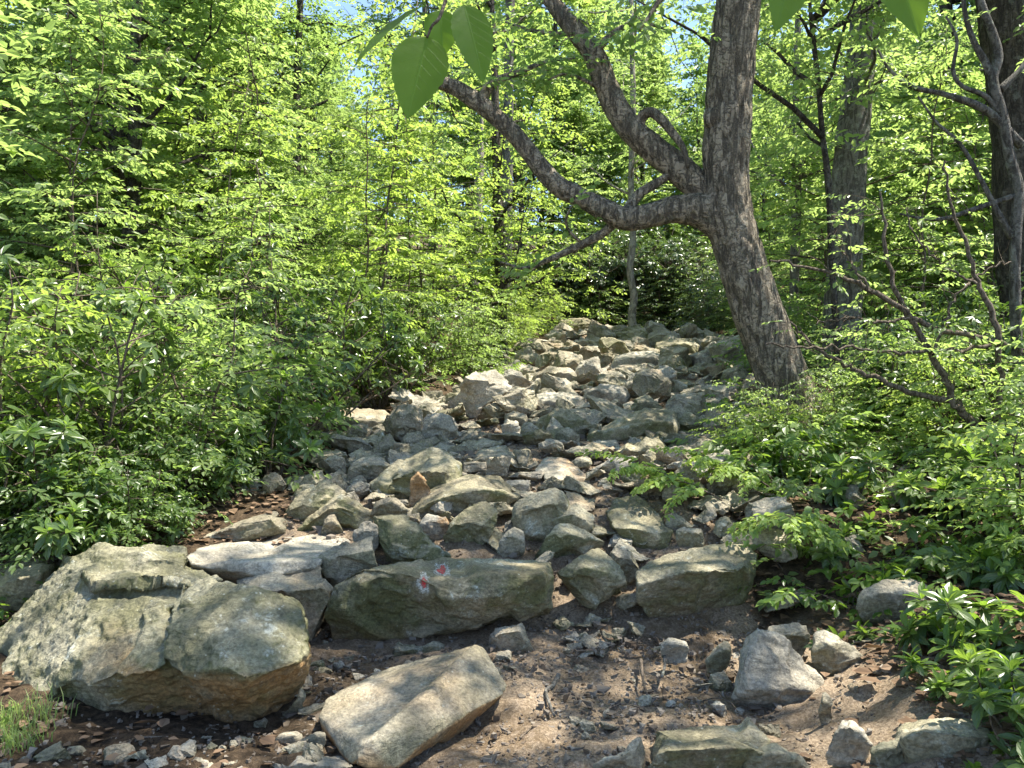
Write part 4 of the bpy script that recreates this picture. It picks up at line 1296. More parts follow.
def oak():
    def path(pp, n): return smooth_path([P(a, b, OAKY + (c if len(q) > 2 else 0)) for q in pp for a, b, c in [(q + (0,))[:3]]], n)
    def radii(ws, n): return np.interp(np.linspace(0, 1, n), np.linspace(0, 1, len(ws)), np.array(ws) / 2 / F * OAKY)
    root = empty('oak_tree', Vector(P(790, 395, OAKY)))
    base = np.array(root.location)
    def part(nm, acc, parent=root, mat=M_BARK):
        me = acc.mesh(nm); 
        v = np.empty(len(me.vertices) * 3, np.float32); me.vertices.foreach_get('co', v)
        me.vertices.foreach_set('co', (v.reshape(-1, 3) - base).astype(np.float32).ravel()); me.update()
        return link(nm, me, parent=parent, mat=mat)
    A = Acc()
    tr = [(806, 432), (794, 404), (776, 362), (758, 312), (740, 258), (729, 214), (726, 170), (728, 120), (731, 70), (738, 0), (746, -80), (752, -170), (748, -280, -.3), (735, -420, -.6), (725, -560, -.8)]
    n = 260
    A.tube(path(tr, n), radii([56, 50, 49, 48, 46, 46, 44, 46, 44, 43, 38, 32, 24, 14, 5], n), 72, .05, 3, .026)
    # burl on the left of the trunk
    b = path([(728, 132, -.02), (722, 122, -.05), (711, 116, -.06), (705, 112, -.05)], 12)
    A.tube(b, radii([26, 32, 27, 6], 12), 16, .15, 8, .012)
    # root flare
    for pp in ([(800, 404), (832, 418, -.1), (850, 440, -.2)], [(786, 400), (770, 418, -.25), (758, 436, -.4)], [(800, 400), (806, 420, -.35), (812, 446, -.6)]):
        A.tube(path(pp, 14), radii([30, 15, 4], 14), 14, .12, 5, .012)
    part('trunk', A)
    sp = ([], [], [], [])
    rr = np.random.default_rng(21)
    def limb(pp, ws, nm='limb', n=90, sides=28, fine=.012, parent=root, leaf=None, seed=1):
        B = Acc(); q = path(pp, n); B.tube(q, radii(ws, n), sides, .09, seed, fine)
        o = part(nm, B, parent)
        if leaf: dress(rr, q[int(len(q) * leaf):], sp, .12, .5, .05, (.7, 1.1), .05)
        return o, q
    l1, q1 = limb([(726, 250), (716, 224), (700, 210), (676, 209), (652, 215), (626, 219), (606, 211), (580, 197), (558, 186), (540, 166), (520, 141), (500, 121), (480, 104), (455, 88), (436, 82), (420, 80, .2), (412, 70, .5)],
                   [16, 32, 34, 27, 24, 24, 22, 20, 19, 18, 18, 17, 17, 15, 12, 8, 4], seed=4)
    l2, q2 = limb([(728, 222, .05), (712, 200, .08), (696, 184, .1), (672, 164, .12), (650, 147, .14), (632, 131, .15), (616, 108, .16), (605, 82, .18), (594, 56, .2), (577, 32, .25), (560, 12, .3), (535, -20, .35), (505, -70, .4), (480, -140, .5)],
                   [18, 30, 30, 28, 27, 26, 25, 24, 22, 20, 17, 14, 9, 4], seed=6)
    limb([(626, 216, .02), (637, 196, .05), (655, 184, .08), (668, 176, .1)], [13, 10, 9, 8], 'branch', 24, 10, .004, l1, seed=8)
    limb([(640, 130, .12), (641, 119, .1), (650, 112, .05), (662, 120, .0), (675, 136, -.05), (684, 150, -.1), (688, 168, -.12)], [11, 11, 10, 9, 8, 6, 3], 'branch', 30, 10, .004, l2, seed=9)
    limb([(480, 104), (487, 90), (498, 80), (520, 72), (545, 62), (575, 58)], [10, 10, 8, 6, 4, 2], 'branch', 30, 8, .002, l1, .3, 10)
    limb([(616, 222, .05), (602, 234, .1), (581, 245, .15), (548, 260, .2), (525, 268, .25), (500, 262, .3)], [9, 9, 8, 6, 4, 2], 'branch', 30, 8, .002, l1, .45, 11)
    limb([(583, 244, .15), (570, 232, .1), (566, 220, 0), (572, 205, -.1)], [4, 3, 3, 1.5], 'branch', 16, 6, 0, l1, .4, 12)
    limb([(592, 56, .2), (606, 40, .1), (622, 28, .0), (640, 22, -.1), (668, 30, -.2)], [9, 8, 6, 4, 2], 'branch', 26, 8, .002, l2, .25, 13)
    limb([(577, 32, .25), (556, 34, .3), (530, 30, .35), (505, 22, .4)], [7, 6, 4, 2], 'branch', 20, 6, 0, l2, .2, 14)
    limb([(610, 95, .17), (588, 82, .1), (566, 74, .0), (548, 80, -.1)], [5, 4, 3, 1.5], 'branch', 20, 6, 0, l2, .25, 15)
    limb([(738, -40, .0), (700, -30, -.3), (668, -10, -.6), (640, 30, -.8)], [12, 9, 6, 2], 'branch', 30, 8, .002, root, .3, 17)
    # high crown
    T = Acc()
    rc = np.random.default_rng(77)
    top = path(tr, 60)
    for i in range(20):
        f = .70 + .29 * i / 19
        q = top[int(f * 59)]
        az = i * 2.4 + rc.normal(0, .3); el = R(rc.uniform(5, 50))
        L = rc.uniform(1.6, 3.0) * (1.05 - .5 * (f - .70) / .30)
        b = branch_path(rc, q, [math.cos(az) * math.cos(el), math.sin(az) * math.cos(el), math.sin(el)], L, 7, .2, .15)
        if b[:, 1].min() < 3.2: continue
        T.tube(b, (.014 + .014 * L) * np.linspace(1, .15, len(b)), 7)
        dress(rc, b, sp, .28, .6, .3, (.8, 1.15), .12)
        part('branch', T); T = Acc()
        for j in range(4):
            a = int(rc.uniform(.25, .9) * 6)
            b2 = branch_path(rc, b[a], (b[a + 1] - b[a]) / np.linalg.norm(b[a + 1] - b[a]) + rc.normal(0, .6, 3), L * rc.uniform(.25, .5), 4, .0, .2)
            T.tube(b2, .012 * np.linspace(1, .2, len(b2)), 5); part('branch', T); T = Acc()
            dress(rc, b2, sp, .28, .6, .1, (.8, 1.15), .1)
    for q in (q1, q2):
        for i in range(9):
            a = int(len(q) * (.72 + .27 * i / 8)) if q is q1 else int(len(q) * (.70 + .29 * i / 8)); a = min(a, len(q) - 1)
            b2 = branch_path(rc, q[a], [rc.normal(0, .7), rc.normal(0, .5), rc.uniform(-.4, .9)], rc.uniform(.5, 1.2), 5, -.2, .2)
            T.tube(b2, .009 * np.linspace(1, .2, len(b2)), 5); part('branch', T); T = Acc()
            dress(rc, b2, sp, .16, .45, .15, (.6, .95))
    me = crown_mesh('crown', rc, sp, 12, .115)
    v = np.empty(len(me.vertices) * 3, np.float32); me.vertices.foreach_get('co', v)
    me.vertices.foreach_set('co', (v.reshape(-1, 3) - base).astype(np.float32).ravel()); me.update()
    link('crown', me, parent=root, mat=M_LEAF_MID)
    tag(root, 'big leaning oak with furrowed bark and two crooked limbs reaching over the trail', 'oak tree')
    return root


OAK = oak()

# ------------------------------------------------------------------ crown shapes shared by many trees
TREES = {
    'broad': [gen_tree(s, 14, .15, .09, 3.3, 34, 6, .155) for s in (1, 2, 3)],
    'tall': [gen_tree(s, 18, .20, .26, 3.5, 32, 6, .155, up=.45) for s in (11, 12)],
    'slim': [gen_tree(s, 10, .085, .08, 2.2, 30, 5, .14) for s in (21, 22, 23)],
    'sparse': [gen_tree(s, 13, .13, .50, 2.7, 13, 4, .12, step=.2, up=.4) for s in (41, 42)],
    'open': [gen_tree(s, 16, .18, .36, 3.3, 24, 4, .15, up=.6, wob=.5) for s in (31, 32)],
}
SAPS = [gen_sapling(s, H, nb, rad, ls) for s, H, nb, rad, ls in ((1, 4.2, 17, 1.5, .085), (2, 3.2, 14, 1.25, .08), (3, 5.4, 20, 1.7, .09), (4, 2.3, 12, 1.0, .075), (5, 3.6, 18, 1.4, .07), (6, 7.0, 26, 2.0, .10), (7, 6.2, 24, 1.8, .095))]
BUSH = [gen_sapling(s, H, 12, rad, .075, .10, .018, .1, 4) for s, H, rad in ((41, 1.7, .8), (42, 2.2, 1.0), (43, 1.3, .75))]
RHODO = [gen_rhodo(s, H, st, tp, L, spd, fr) for s, H, st, tp, L, spd, fr in ((1, 1.5, 8, 6, .13, .8, .45), (2, 1.1, 7, 6, .12, .9, .6), (3, 1.9, 9, 7, .135, .7, .35), (4, .8, 6, 5, .115, 1.0, .6))]
THICK = [gen_rhodo(s, 3.0, 24, 24, .18, 1.1, .45) for s in (61, 62)]
ROS = [gen_rhodo(s, H, st, tp, L, 1.2, .95) for s, H, st, tp, L in ((71, .36, 4, 1, .115), (72, .28, 3, 1, .11), (73, .42, 4, 2, .125), (74, .20, 2, 1, .10))]
HERB = [gen_herb(s, H, n) for s, H, n in ((81, .45, 12), (82, .32, 9), (83, .6, 14))]
FROND = [gen_frond_plant(s) for s in (91, 92)]

TREE_D = {'sparse': ('shade_tree', 'sparse shade tree added out of view'), 'broad': ('broad_tree', 'wide-crowned tree'), 'tall': ('tall_tree', 'tall straight-trunked tree'), 'slim': ('slender_tree', 'slender young tree'), 'open': ('open_crowned_tree', 'thin-crowned tree with bare lower trunk')}
MATS_D = {M_LEAF.name: 'bright', M_LEAF_MID.name: 'mid-green', M_LEAF_YELLOW.name: 'yellow-green'}


def put_tree(kind, px, Y, v=0, sc=1.0, rz=0.0, leaf=M_LEAF, bark=M_BARK_DARK, label=None, gone=.0):
    x = px_x(px, Y); z = gz1(x, Y)
    # keep the openings to the sky above the trail and the upper left clear
    for w0, w1 in ((684, 718), (812, 872), (335, 385), (0, 18)):
        if w0 - 1.7 / Y * F < px < w1 + 1.7 / Y * F and Y > 10:
            ztop = CAMZ + (384 - 36) / F * Y
            sc = min(sc, max(.42, (ztop - z) / {'broad': 14.3, 'tall': 18.3, 'slim': 10.3, 'open': 16.3, 'sparse': 13}[kind]))
    tm, cm = TREES[kind][v % len(TREES[kind])]
    nm, ds = TREE_D[kind]
    o = plant(nm, (x, Y, z - .05), [('trunk', tm, bark), ('crown', cm, leaf)], label, 'tree', 'trees of the wood', rz, sc)
    if not label: LABELLED.append((o, f'{MATS_D[leaf.name]} {ds}'))
    PLACED_T.append((x, Y))
    return o


PLACED_T = []


def explicit_trunk(name, label, pp, ws, Y, bark, crown=None, seed=1, top=None, cat='tree', branches=(), leafy=0, leaf=M_LEAF, fine=.006):
    """a trunk traced through the wood at distance Y, continued above the frame"""
    pts = smooth_path([P(q[0], q[1], Y + (q[2] if len(q) > 2 else 0)) for q in pp], 60)
    rd = np.interp(np.linspace(0, 1, 60), np.linspace(0, 1, len(ws)), np.array(ws) / 2 / F * Y)
    b0 = pts[0].copy(); b0[2] = min(b0[2], gz1(b0[0], b0[1])) - .1
    if pts[0][2] > b0[2] + .05:
        pts = np.vstack([b0, pts]); rd = np.concatenate([[rd[0] * 1.25], rd])
    root = empty(name, Vector((pts[0][0], pts[0][1], gz1(pts[0][0], pts[0][1]))))
    base = np.array(root.location)
    A = Acc(); A.tube(pts - base, rd, 20, .08, seed, fine)
    r = np.random.default_rng(seed); sp = ([], [], [], [])
    link('trunk', A.mesh('trunk'), parent=root, mat=bark)
    for bp, bw in branches:
        q = smooth_path([P(c[0], c[1], Y + (c[2] if len(c) > 2 else 0)) for c in bp], 24) - base
        B = Acc(); B.tube(q, np.interp(np.linspace(0, 1, 24), np.linspace(0, 1, len(bw)), np.array(bw) / 2 / F * Y), 8, .08, seed)
        link('branch', B.mesh('branch'), parent=root, mat=bark)
        dress(r, q, sp, .22, .7, .45, (.5, .85))
    for i in range(leafy):
        B = Acc()
        f = r.uniform(*crown) * (len(pts) - 1); a = min(int(f), len(pts) - 2)
        az = i * 2.4; el = R(r.uniform(0, 45))
        L = r.uniform(1.2, 3.0)
        b = branch_path(r, pts[a] - base, [math.cos(az) * math.cos(el), math.sin(az) * math.cos(el), math.sin(el)], L, 6, .2, .16)
        B.tube(b, (.01 + .01 * L) * np.linspace(1, .2, len(b)), 6);
        dress(r, b, sp, .15, .6, .25, puff=.14)
        for j in range(3):
            a2 = r.integers(1, 6)
            b2 = branch_path(r, b[a2], r.normal(0, 1, 3) * [1, 1, .5], L * .4, 4, 0, .2)
            B.tube(b2, .008 * np.linspace(1, .2, len(b2)), 4); dress(r, b2, sp, .15, .6, .1, puff=.14)
        link('branch', B.mesh('branch'), parent=root, mat=bark)
    if sp[0]: link('crown', crown_mesh('crown', r, sp, 12, .105), parent=root, mat=leaf)
    tag(root, label, cat, None)
    PLACED_T.append((base[0], base[1]))
    return root


explicit_trunk('grey_barked_tree', 'thick grey tree with a leaning trunk standing behind and right of the leaning oak',
               [(842, 345), (843, 300), (846, 240), (848, 190), (853, 130), (860, 70), (866, 0), (872, -90), (876, -240), (880, -380)], [38, 35, 33, 32, 31, 29, 27, 23, 16, 7], 12.0, M_BARK_GREY, (.5, .98), 3, leafy=13)
explicit_trunk('dark_barked_tree', 'dark thick trunk close behind the crooked grey sapling',
               [(1034, 345), (1028, 300), (1020, 240), (1018, 170), (1012, 100), (1006, 40), (1000, 0), (992, -80), (985, -220), (980, -360)], [58, 50, 46, 44, 42, 42, 42, 38, 26, 10], 9.5, M_BARK_DARK, (.5, .98), 4, leafy=12, leaf=M_LEAF_MID)
explicit_trunk('crooked_sapling', 'crooked grey sapling with bare twisting branches before the dark right-hand trunk',
               [(1022, 420), (1016, 330), (1015, 247), (1018, 192), (1010, 158), (1003, 117), (993, 82), (998, 57), (992, 32), (980, 0), (972, -40), (960, -120)], [11, 11, 10, 10, 10, 10, 9, 9, 8, 7, 5, 3], 7.2, M_BARK_SAP, seed=5, fine=.003,
               branches=[([(1022, 146), (987, 111), (947, 95), (913, 87), (890, 70), (878, 50)], [9, 8, 6, 5, 3, 2]),
                         ([(1012, 238), (997, 211), (980, 178), (960, 144), (937, 123), (918, 96)], [7, 6, 5, 4, 3, 2]),
                         ([(1014, 196), (980, 207), (947, 218), (925, 219), (900, 214)], [6, 5, 4, 3, 2]),
                         ([(993, 80), (985, 62), (975, 44), (966, 18), (961, -20)], [8, 7, 6, 5, 4]),
                         ([(1003, 117), (985, 96), (962, 86), (953, 70), (957, 40), (946, 16)], [6, 5, 4, 4, 3, 2]),
                         ([(1000, 90), (1020, 70), (1040, 40)], [8, 6, 4])])
explicit_trunk('branching_tree', 'dark tree with a forked leafless trunk among the left-hand foliage',
               [(207, 420), (206, 330), (205, 250), (204, 180), (200, 140), (197, 105), (199, 75), (198, 40), (204, 0), (212, -60)], [18, 17, 15, 14, 13, 12, 10, 8, 6, 3], 16, M_BARK_DARK, (.62, .98), 6, leafy=14, leaf=M_LEAF_MID,
               branches=[([(199, 95), (215, 85), (232, 78), (250, 66), (268, 50)], [9, 8, 6, 4, 2]), ([(200, 150), (190, 125), (184, 96), (178, 66)], [7, 6, 4, 2]), ([(205, 200), (222, 185), (236, 165), (246, 140)], [7, 6, 5, 2])])
explicit_trunk('forked_tree', 'forked dark tree in the upper left with sky showing between its branches',
               [(262, 400), (262, 300), (260, 200), (258, 110), (254, 84), (247, 62), (240, 30), (236, -20)], [14, 13, 12, 10, 8, 7, 5, 3], 18, M_BARK_DARK, (.6, .98), 7, leafy=10, leaf=M_LEAF_MID,
               branches=[([(258, 112), (268, 96), (280, 80), (288, 60)], [7, 6, 4, 2])])
explicit_trunk('elbow_branch_tree', 'slim tree with an elbowed dark branch left of the hanging leaves', [(300, 380), (299, 280), (297, 200), (297, 120), (298, 60), (300, 0), (302, -90)], [9, 9, 8, 8, 7, 6, 3], 17, M_BARK_DARK, (.55, .98), 8, leafy=12, leaf=M_LEAF_MID,
               branches=[([(297, 122), (306, 110), (316, 106), (328, 100)], [5, 5, 4, 2])])
explicit_trunk('dead_snag', 'thin pale dead trunk without leaves beyond the lowest limb', [(474, 345), (475, 290), (477, 230), (479, 180), (481, 140), (482, 112)], [12, 11, 10, 9, 6, 2], 22, M_BARK_PALE, seed=9, cat='dead tree')
explicit_trunk('straight_trunked_tree', 'straight slim grey trunk right of the thin pale dead trunk', [(505, 345), (506, 290), (507, 200), (508, 120), (509, 60), (510, 0), (510, -120), (511, -260)], [13, 12, 11, 10, 9, 9, 6, 3], 21, M_BARK_GREY, (.72, .98), 10, leafy=14)
explicit_trunk('trailside_tree', 'small straight tree with yellow-green lower leaves at the left head of the trail', [(500, 362), (500, 330), (501, 290), (500, 250), (498, 200), (496, 140), (494, 60), (490, -40)], [17, 14, 12, 11, 10, 9, 7, 3], 16.5, M_BARK_DARK, (.22, .98), 11, leafy=26, leaf=M_LEAF_YELLOW)
explicit_trunk('pale_barked_tree', 'thin trunk with pale peeled bark standing at the head of the trail', [(636, 347), (632, 318), (634, 296), (630, 268), (633, 236), (631, 180), (633, 120), (632, 40), (630, -60)], [10, 8, 7, 7, 6, 6, 5, 3], 20.5, M_BARK_PALE, (.55, .98), 12, leafy=14)
explicit_trunk('thin_grey_tree', 'very thin grey trunk between the leaning oak and the thick grey tree', [(793, 350), (794, 290), (796, 220), (797, 170), (796, 100), (798, 20), (800, -80)], [10, 9, 9, 8, 7, 6, 3], 15, M_BARK_GREY, (.4, .98), 13, leafy=16)
explicit_trunk('hazel_sapling', 'thin dark sapling stems with drooping leaves right beside the thick grey tree', [(838, 360), (832, 260), (828, 180), (822, 130), (818, 80), (812, 30), (808, -20)], [7, 6, 6, 5, 5, 4, 2], 9.5, M_BARK_DARK, (.45, .95), 14, leafy=9, cat='sapling')


# ------------------------------------------------------------------ trees filling the wood
def fill_trees():
    rr = random.Random(5)
    kinds = ['broad', 'broad', 'tall', 'slim', 'slim', 'open']
    n = 0; tries = 0
    while n < 96 and tries < 6000:
        tries += 1
        Y = 12 + 40 * rr.random() ** 1.15
        px = rr.uniform(-160, 1190)
        x = px_x(px, Y)
        if Y < 25 and trail_l(Y) - 1.9 < x < trail_r(Y) + 1.7: continue
        if Y < 17 and 560 < px < 800: continue
        if 21 < Y < 29 and 2 < x < 12: continue
        if Y < 19 and 140 < px < 480: continue
        if Y < 22 and x > 0 and x < trail_r(Y) + 3.0: continue
        if any(math.hypot(a - x, b - Y) < (1.9 if Y < 25 else 2.4) for a, b in PLACED_T): continue
        k = rr.choice(kinds if Y > 17 else ['broad', 'slim', 'slim', 'broad'] if x < 0 else ['slim'])
        if 640 < px < 745 or 800 < px < 885 or 330 < px < 385: k = 'slim'
        leaf = rr.choice([M_LEAF, M_LEAF, M_LEAF_MID, M_LEAF_YELLOW])
        put_tree(k, px, Y, rr.randrange(3), rr.uniform(.8, 1.15), rr.uniform(0, 6.28), leaf, rr.choice([M_BARK_DARK, M_BARK_DARK, M_BARK_GREY]))
        n += 1


for k, (px, Y, kd, v) in enumerate(((520, 30, 'broad', 0), (548, 34, 'tall', 0), (575, 31, 'slim', 1), (606, 36, 'broad', 1), (640, 32, 'broad', 2), (668, 37, 'slim', 1), (700, 31, 'slim', 0), (730, 35, 'broad', 0),
                                    (765, 30, 'slim', 2), (800, 34, 'broad', 1), (840, 29, 'broad', 2), (880, 33, 'slim', 0), (590, 44, 'tall', 0), (650, 46, 'broad', 0), (540, 47, 'broad', 2), (790, 43, 'broad', 1), (470, 40, 'tall', 0))):
    put_tree(kd, px, Y, v, .95 + .06 * (k % 4), k * 1.1, (M_LEAF, M_LEAF_YELLOW, M_LEAF_MID, M_LEAF)[k % 4], M_BARK_DARK)
fill_trees()
for k, (x, Y, kd, v) in enumerate(((4.2, 3.0, 'sparse', 0), (5.2, 5.0, 'sparse', 1), (4.6, .6, 'sparse', 1), (-6.5, 6.5, 'slim', 1))):  # the sparse trees are added out of view to dapple the foreground with shade
    put_tree(kd, 512 + x / Y * F, Y, v, 1.0, k * 1.7, M_LEAF, M_BARK_DARK)


def put(kindlist, v, name, noun, px, Y, sc, rz, mats, cat, group, names, label=None, dz=0.0):
    x = px_x(px, Y); z = gz1(x, Y) + dz
    o = plant(name, (x, Y, z - .02), [(n_, m_, mt) for n_, m_, mt in zip(names, kindlist[v % len(kindlist)], mats)], label, cat, group, rz, sc)
    if not label: LABELLED.append((o, noun))
    return o


def fill_under():
    rr = random.Random(9)
    spots = []
    def far_enough(x, y, d): return all(math.hypot(a - x, b - y) > d for a, b in spots)
    # saplings with layered sprays
    n = tries = 0
    while n < 92 and tries < 6000:
        tries += 1
        Y = 7.5 + 20 * rr.random() ** 1.2
        px = rr.uniform(-80, 1100); x = px_x(px, Y)
        if trail_l(Y) - 1.1 < x < trail_r(Y) + (.9 if Y > 12 else 2.2): continue
        if x < 0 and Y < 8.5 and x > -3.5: continue
        if x > 0 and Y < 11: continue
        if not far_enough(x, Y, 1.05): continue
        spots.append((x, Y))
        leaf = rr.choice([M_LEAF, M_LEAF, M_LEAF_YELLOW, M_LEAF_MID])
        put(SAPS, rr.choice([0, 1, 2, 3, 4, 5, 6, 5, 6]) if Y > 10 else rr.randrange(5), 'sapling', f'{MATS_D[leaf.name]} layered sapling', px, Y, rr.uniform(.75, 1.15) * (1 if Y > 10 else .8), rr.uniform(0, 6.28), (M_TWIG, leaf), 'sapling', 'saplings under the trees', ('stem', 'crown'))
        n += 1
    # bushes along the trail and over the left bank
    n = tries = 0
    while n < 58 and tries < 5000:
        tries += 1
        Y = 5.6 + 17 * rr.random() ** 1.5
        px = rr.uniform(-60, 1090); x = px_x(px, Y)
        if trail_l(Y) - .55 < x < trail_r(Y) + .55: continue
        if x > 0 and (Y < 8 or (Y < 11 and px < 980)): continue
        if x < 0 and Y < 6.6 and x > -2.6: continue
        if not far_enough(x, Y, .8): continue
        spots.append((x, Y))
        leaf = rr.choice([M_LEAF, M_LEAF_MID, M_LEAF_MID, M_LEAF_YELLOW])
        put(BUSH, rr.randrange(3), 'leafy_bush', f'{MATS_D[leaf.name]} many-stemmed bush', px, Y, rr.uniform(.6, 1.05), rr.uniform(0, 6.28), (M_TWIG, leaf), 'bush', 'bushes beside the trail', ('stem', 'crown'))
        n += 1
    # rhododendrons, thick on the left bank
    n = tries = 0
    while n < 64 and tries < 5000:
        tries += 1
        Y = 5.0 + 9 * rr.random() ** 1.2
        px = rr.uniform(-50, 420) if rr.random() < .85 else rr.uniform(900, 1100); x = px_x(px, Y)
        if x > trail_l(Y) - .45 and x < trail_r(Y) + .9: continue
        if x < 0 and Y < 5.9 and x > -3.0: continue
        if x > 0 and Y < 7.5: continue
        if not far_enough(x, Y, .55): continue
        spots.append((x, Y))
        put(RHODO, rr.randrange(4), 'rhododendron', 'glossy rhododendron bush', px, Y, rr.uniform(.7, 1.1), rr.uniform(0, 6.28), (M_TWIG, M_LEAF_RHODO, M_LEAF_FRESH), 'shrub', 'rhododendrons on the banks', ('stem', 'foliage', 'fresh_foliage'))
        n += 1
    # low growth right behind the huge boulder
    for k in range(22):
        px = rr.uniform(-60, 300); Y = rr.uniform(5.3, 7.0); x = px_x(px, Y)
        if x > trail_l(Y) - .35: continue
        spots.append((x, Y))
        if k % 2: put(RHODO, 3, 'rhododendron', 'low rhododendron bush', px, Y, rr.uniform(.5, .8), rr.uniform(0, 6.28), (M_TWIG, M_LEAF_RHODO, M_LEAF_FRESH), 'shrub', 'rhododendrons on the banks', ('stem', 'foliage', 'fresh_foliage'))
        else: put(BUSH, 2, 'leafy_bush', 'low twiggy bush', px, Y, rr.uniform(.45, .65), rr.uniform(0, 6.28), (M_TWIG, M_LEAF_MID), 'bush', 'bushes beside the trail', ('stem', 'crown'))
    # low leafy plants
    n = tries = 0
    while n < 74 and tries < 5000:
        tries += 1
        Y = 4.4 + 10 * rr.random() ** 1.3
        px = rr.uniform(-30, 1050); x = px_x(px, Y)
        if trail_l(Y) - .15 < x < trail_r(Y) + .15: continue
        if x < 0 and Y < 5.0 and x > -2.7: continue
        if x > 0 and Y < 6 and rr.random() < .7: continue
        if not far_enough(x, Y, .33): continue
        spots.append((x, Y))
        leaf = rr.choice([M_LEAF_MID, M_LEAF_FRESH, M_LEAF])
        put(HERB, rr.randrange(3), 'leafy_plant', 'low broad-leaved plant', px, Y, rr.uniform(.7, 1.25), rr.uniform(0, 6.28), (M_TWIG, leaf), 'plant', 'low plants on the forest floor', ('stem', 'foliage'))
        n += 1


fill_under()

# dark evergreen thicket at the head of the trail
for k, (px, Y, s) in enumerate(((566, 26.5, .9), (590, 25.6, 1.0), (612, 27, 1.1), (636, 26.2, 1.0), (660, 27.4, 1.1), (682, 26.0, .9), (705, 27.5, .95))):
    put(THICK, k, 'evergreen_thicket', 'dark evergreen thicket bush', px, Y, s, k * 1.3, (M_TWIG, M_LEAF_DARK if k % 2 else M_LEAF_RHODO, M_LEAF_RHODO), 'shrub', 'evergreen thicket at the head of the trail', ('stem', 'foliage', 'fresh_foliage'))

for k, (px, Y, v, s) in enumerate(((748, 7.5, 0, 1.5), (772, 7.2, 2, 1.25), (800, 7.3, 0, 1.5), (728, 8.4, 1, 1.2), (826, 7.4, 2, 1.3), (785, 7.0, 1, 1.6), (812, 7.0, 0, 1.3), (758, 7.0, 1, 1.2))):
    put(HERB, v, 'leafy_plant', 'broad-leaved plant at the oak foot', px, Y, s, k * 1.7, (M_TWIG, M_LEAF_FRESH if k % 2 else M_LEAF), 'plant', 'low plants on the forest floor', ('stem', 'foliage'))

for k, (px, Y) in enumerate(((850, 8.4), (905, 7.9), (950, 7.0), (1015, 6.2), (985, 8.0), (1040, 4.9))):
    put(BUSH, k % 3, 'leafy_bush', 'thin twiggy sunlit bush', px, Y, (.75, .6, .7)[k % 3], k * 2.1, (M_TWIG, (M_LEAF, M_LEAF_MID, M_FROND)[k % 3]), 'bush', 'bushes beside the trail', ('stem', 'crown'))
for k, (px, Y) in enumerate(((842, 6.6), (872, 6.0), (900, 6.6), (930, 5.8), (965, 6.1), (1000, 5.6), (950, 5.0), (888, 5.2), (1020, 4.7), (858, 7.3), (920, 7.2))):
    put(HERB, k % 3, 'leafy_plant', 'sunlit sprig of broad leaves', px, Y, (1.0, 1.2, .8)[k % 3], k * 2.1, (M_TWIG, (M_LEAF, M_LEAF_FRESH, M_LEAF_MID)[k % 3]), 'plant', 'low plants on the forest floor', ('stem', 'foliage'))

for k, (px, Y) in enumerate(((560, 24.8), (582, 25.2), (600, 24.6), (652, 24.9), (676, 25.3), (700, 24.8), (618, 25.6), (722, 23.5), (742, 21.5), (716, 22.2))):
    put(BUSH, k, 'evergreen_bush', 'low dark bush before the evergreen thicket', px, Y, 1.0 + .1 * (k % 3), k * 1.1, (M_TWIG, M_LEAF_DARK if k % 2 else M_LEAF_MID), 'shrub', 'evergreen thicket at the head of the trail', ('stem', 'crown'))

for k, (px, Y) in enumerate(((738, 7.5), (768, 7.35), (802, 7.45), (832, 7.7))):
    put(BUSH, 2 - k % 2, 'leafy_bush', 'fresh bush hiding the oak foot', px, Y, (.46, .42, .40, .44)[k], k * 1.3, (M_TWIG, M_LEAF if k % 2 else M_LEAF_YELLOW), 'bush', 'bushes beside the trail', ('stem', 'crown'))

# rosette shrubs on the right bank: (px, py of the crown, Y, shape, scale)
for k, (px, py, Y, v, s) in enumerate(((938, 585, 3.9, 2, 1.0), (985, 560, 3.7, 0, 1.05), (829, 590, 4.4, 3, 1.1), (905, 528, 4.8, 1, 1.0), (1002, 530, 4.6, 2, 1.1), (935, 500, 5.1, 0, 1.1), (880, 600, 4.3, 3, .9), (1015, 600, 3.5, 0, 1.0), 
                                        (1025, 738, 2.8, 0, .9), (1018, 690, 3.0, 2, .8), (962, 752, 2.8, 3, .7), (935, 620, 3.5, 3, 1.0), (940, 640, 3.4, 3, .85), (1010, 655, 3.2, 1, 1.1), (985, 650, 3.6, 3, 1.0), 
                                        (785, 430, 7.4, 2, 1.3), (770, 462, 6.8, 0, 1.2), (845, 480, 6.0, 2, 1.1), (955, 455, 5.6, 2, 1.4), (1005, 470, 5.2, 0, 1.4), (860, 520, 5.4, 3, 1.2),
                                        (828, 530, 5.3, 1, 1.0), (700, 520, 9.5, 1, .9), (750, 408, 9.2, 0, 1.1), (800, 415, 8.2, 2, 1.2), (735, 388, 11, 2, 1.0), (870, 425, 7.8, 0, 1.3))):
    put(ROS, v, 'rosette_shrub', 'fresh green shrub of whorled leaves', px, Y, s, k * 1.9, (M_TWIG, M_LEAF_RHODO, M_LEAF_FRESH), 'shrub', 'whorled shrubs on the right bank', ('stem', 'foliage', 'fresh_foliage'))

# pale feathery sprays over the stones
for k, (px, Y, s, rz, lab) in enumerate(((735, 6.0, 1.05, -.25, 'pale feathery fronds spreading over the stones behind the right ledge block'), (800, 5.6, .9, .75, 'pale feathery fronds drooping above the right end of the right ledge block'),
                                          (775, 6.3, .9, .1, 'thin feathery fronds between the two paler frond plants'))):
    put(FROND, k, 'frond_plant', '', px, Y, s, rz, (M_TWIG, M_FROND), 'plant', 'feathery plants right of the trail', ('stem', 'frond'), lab, .12)


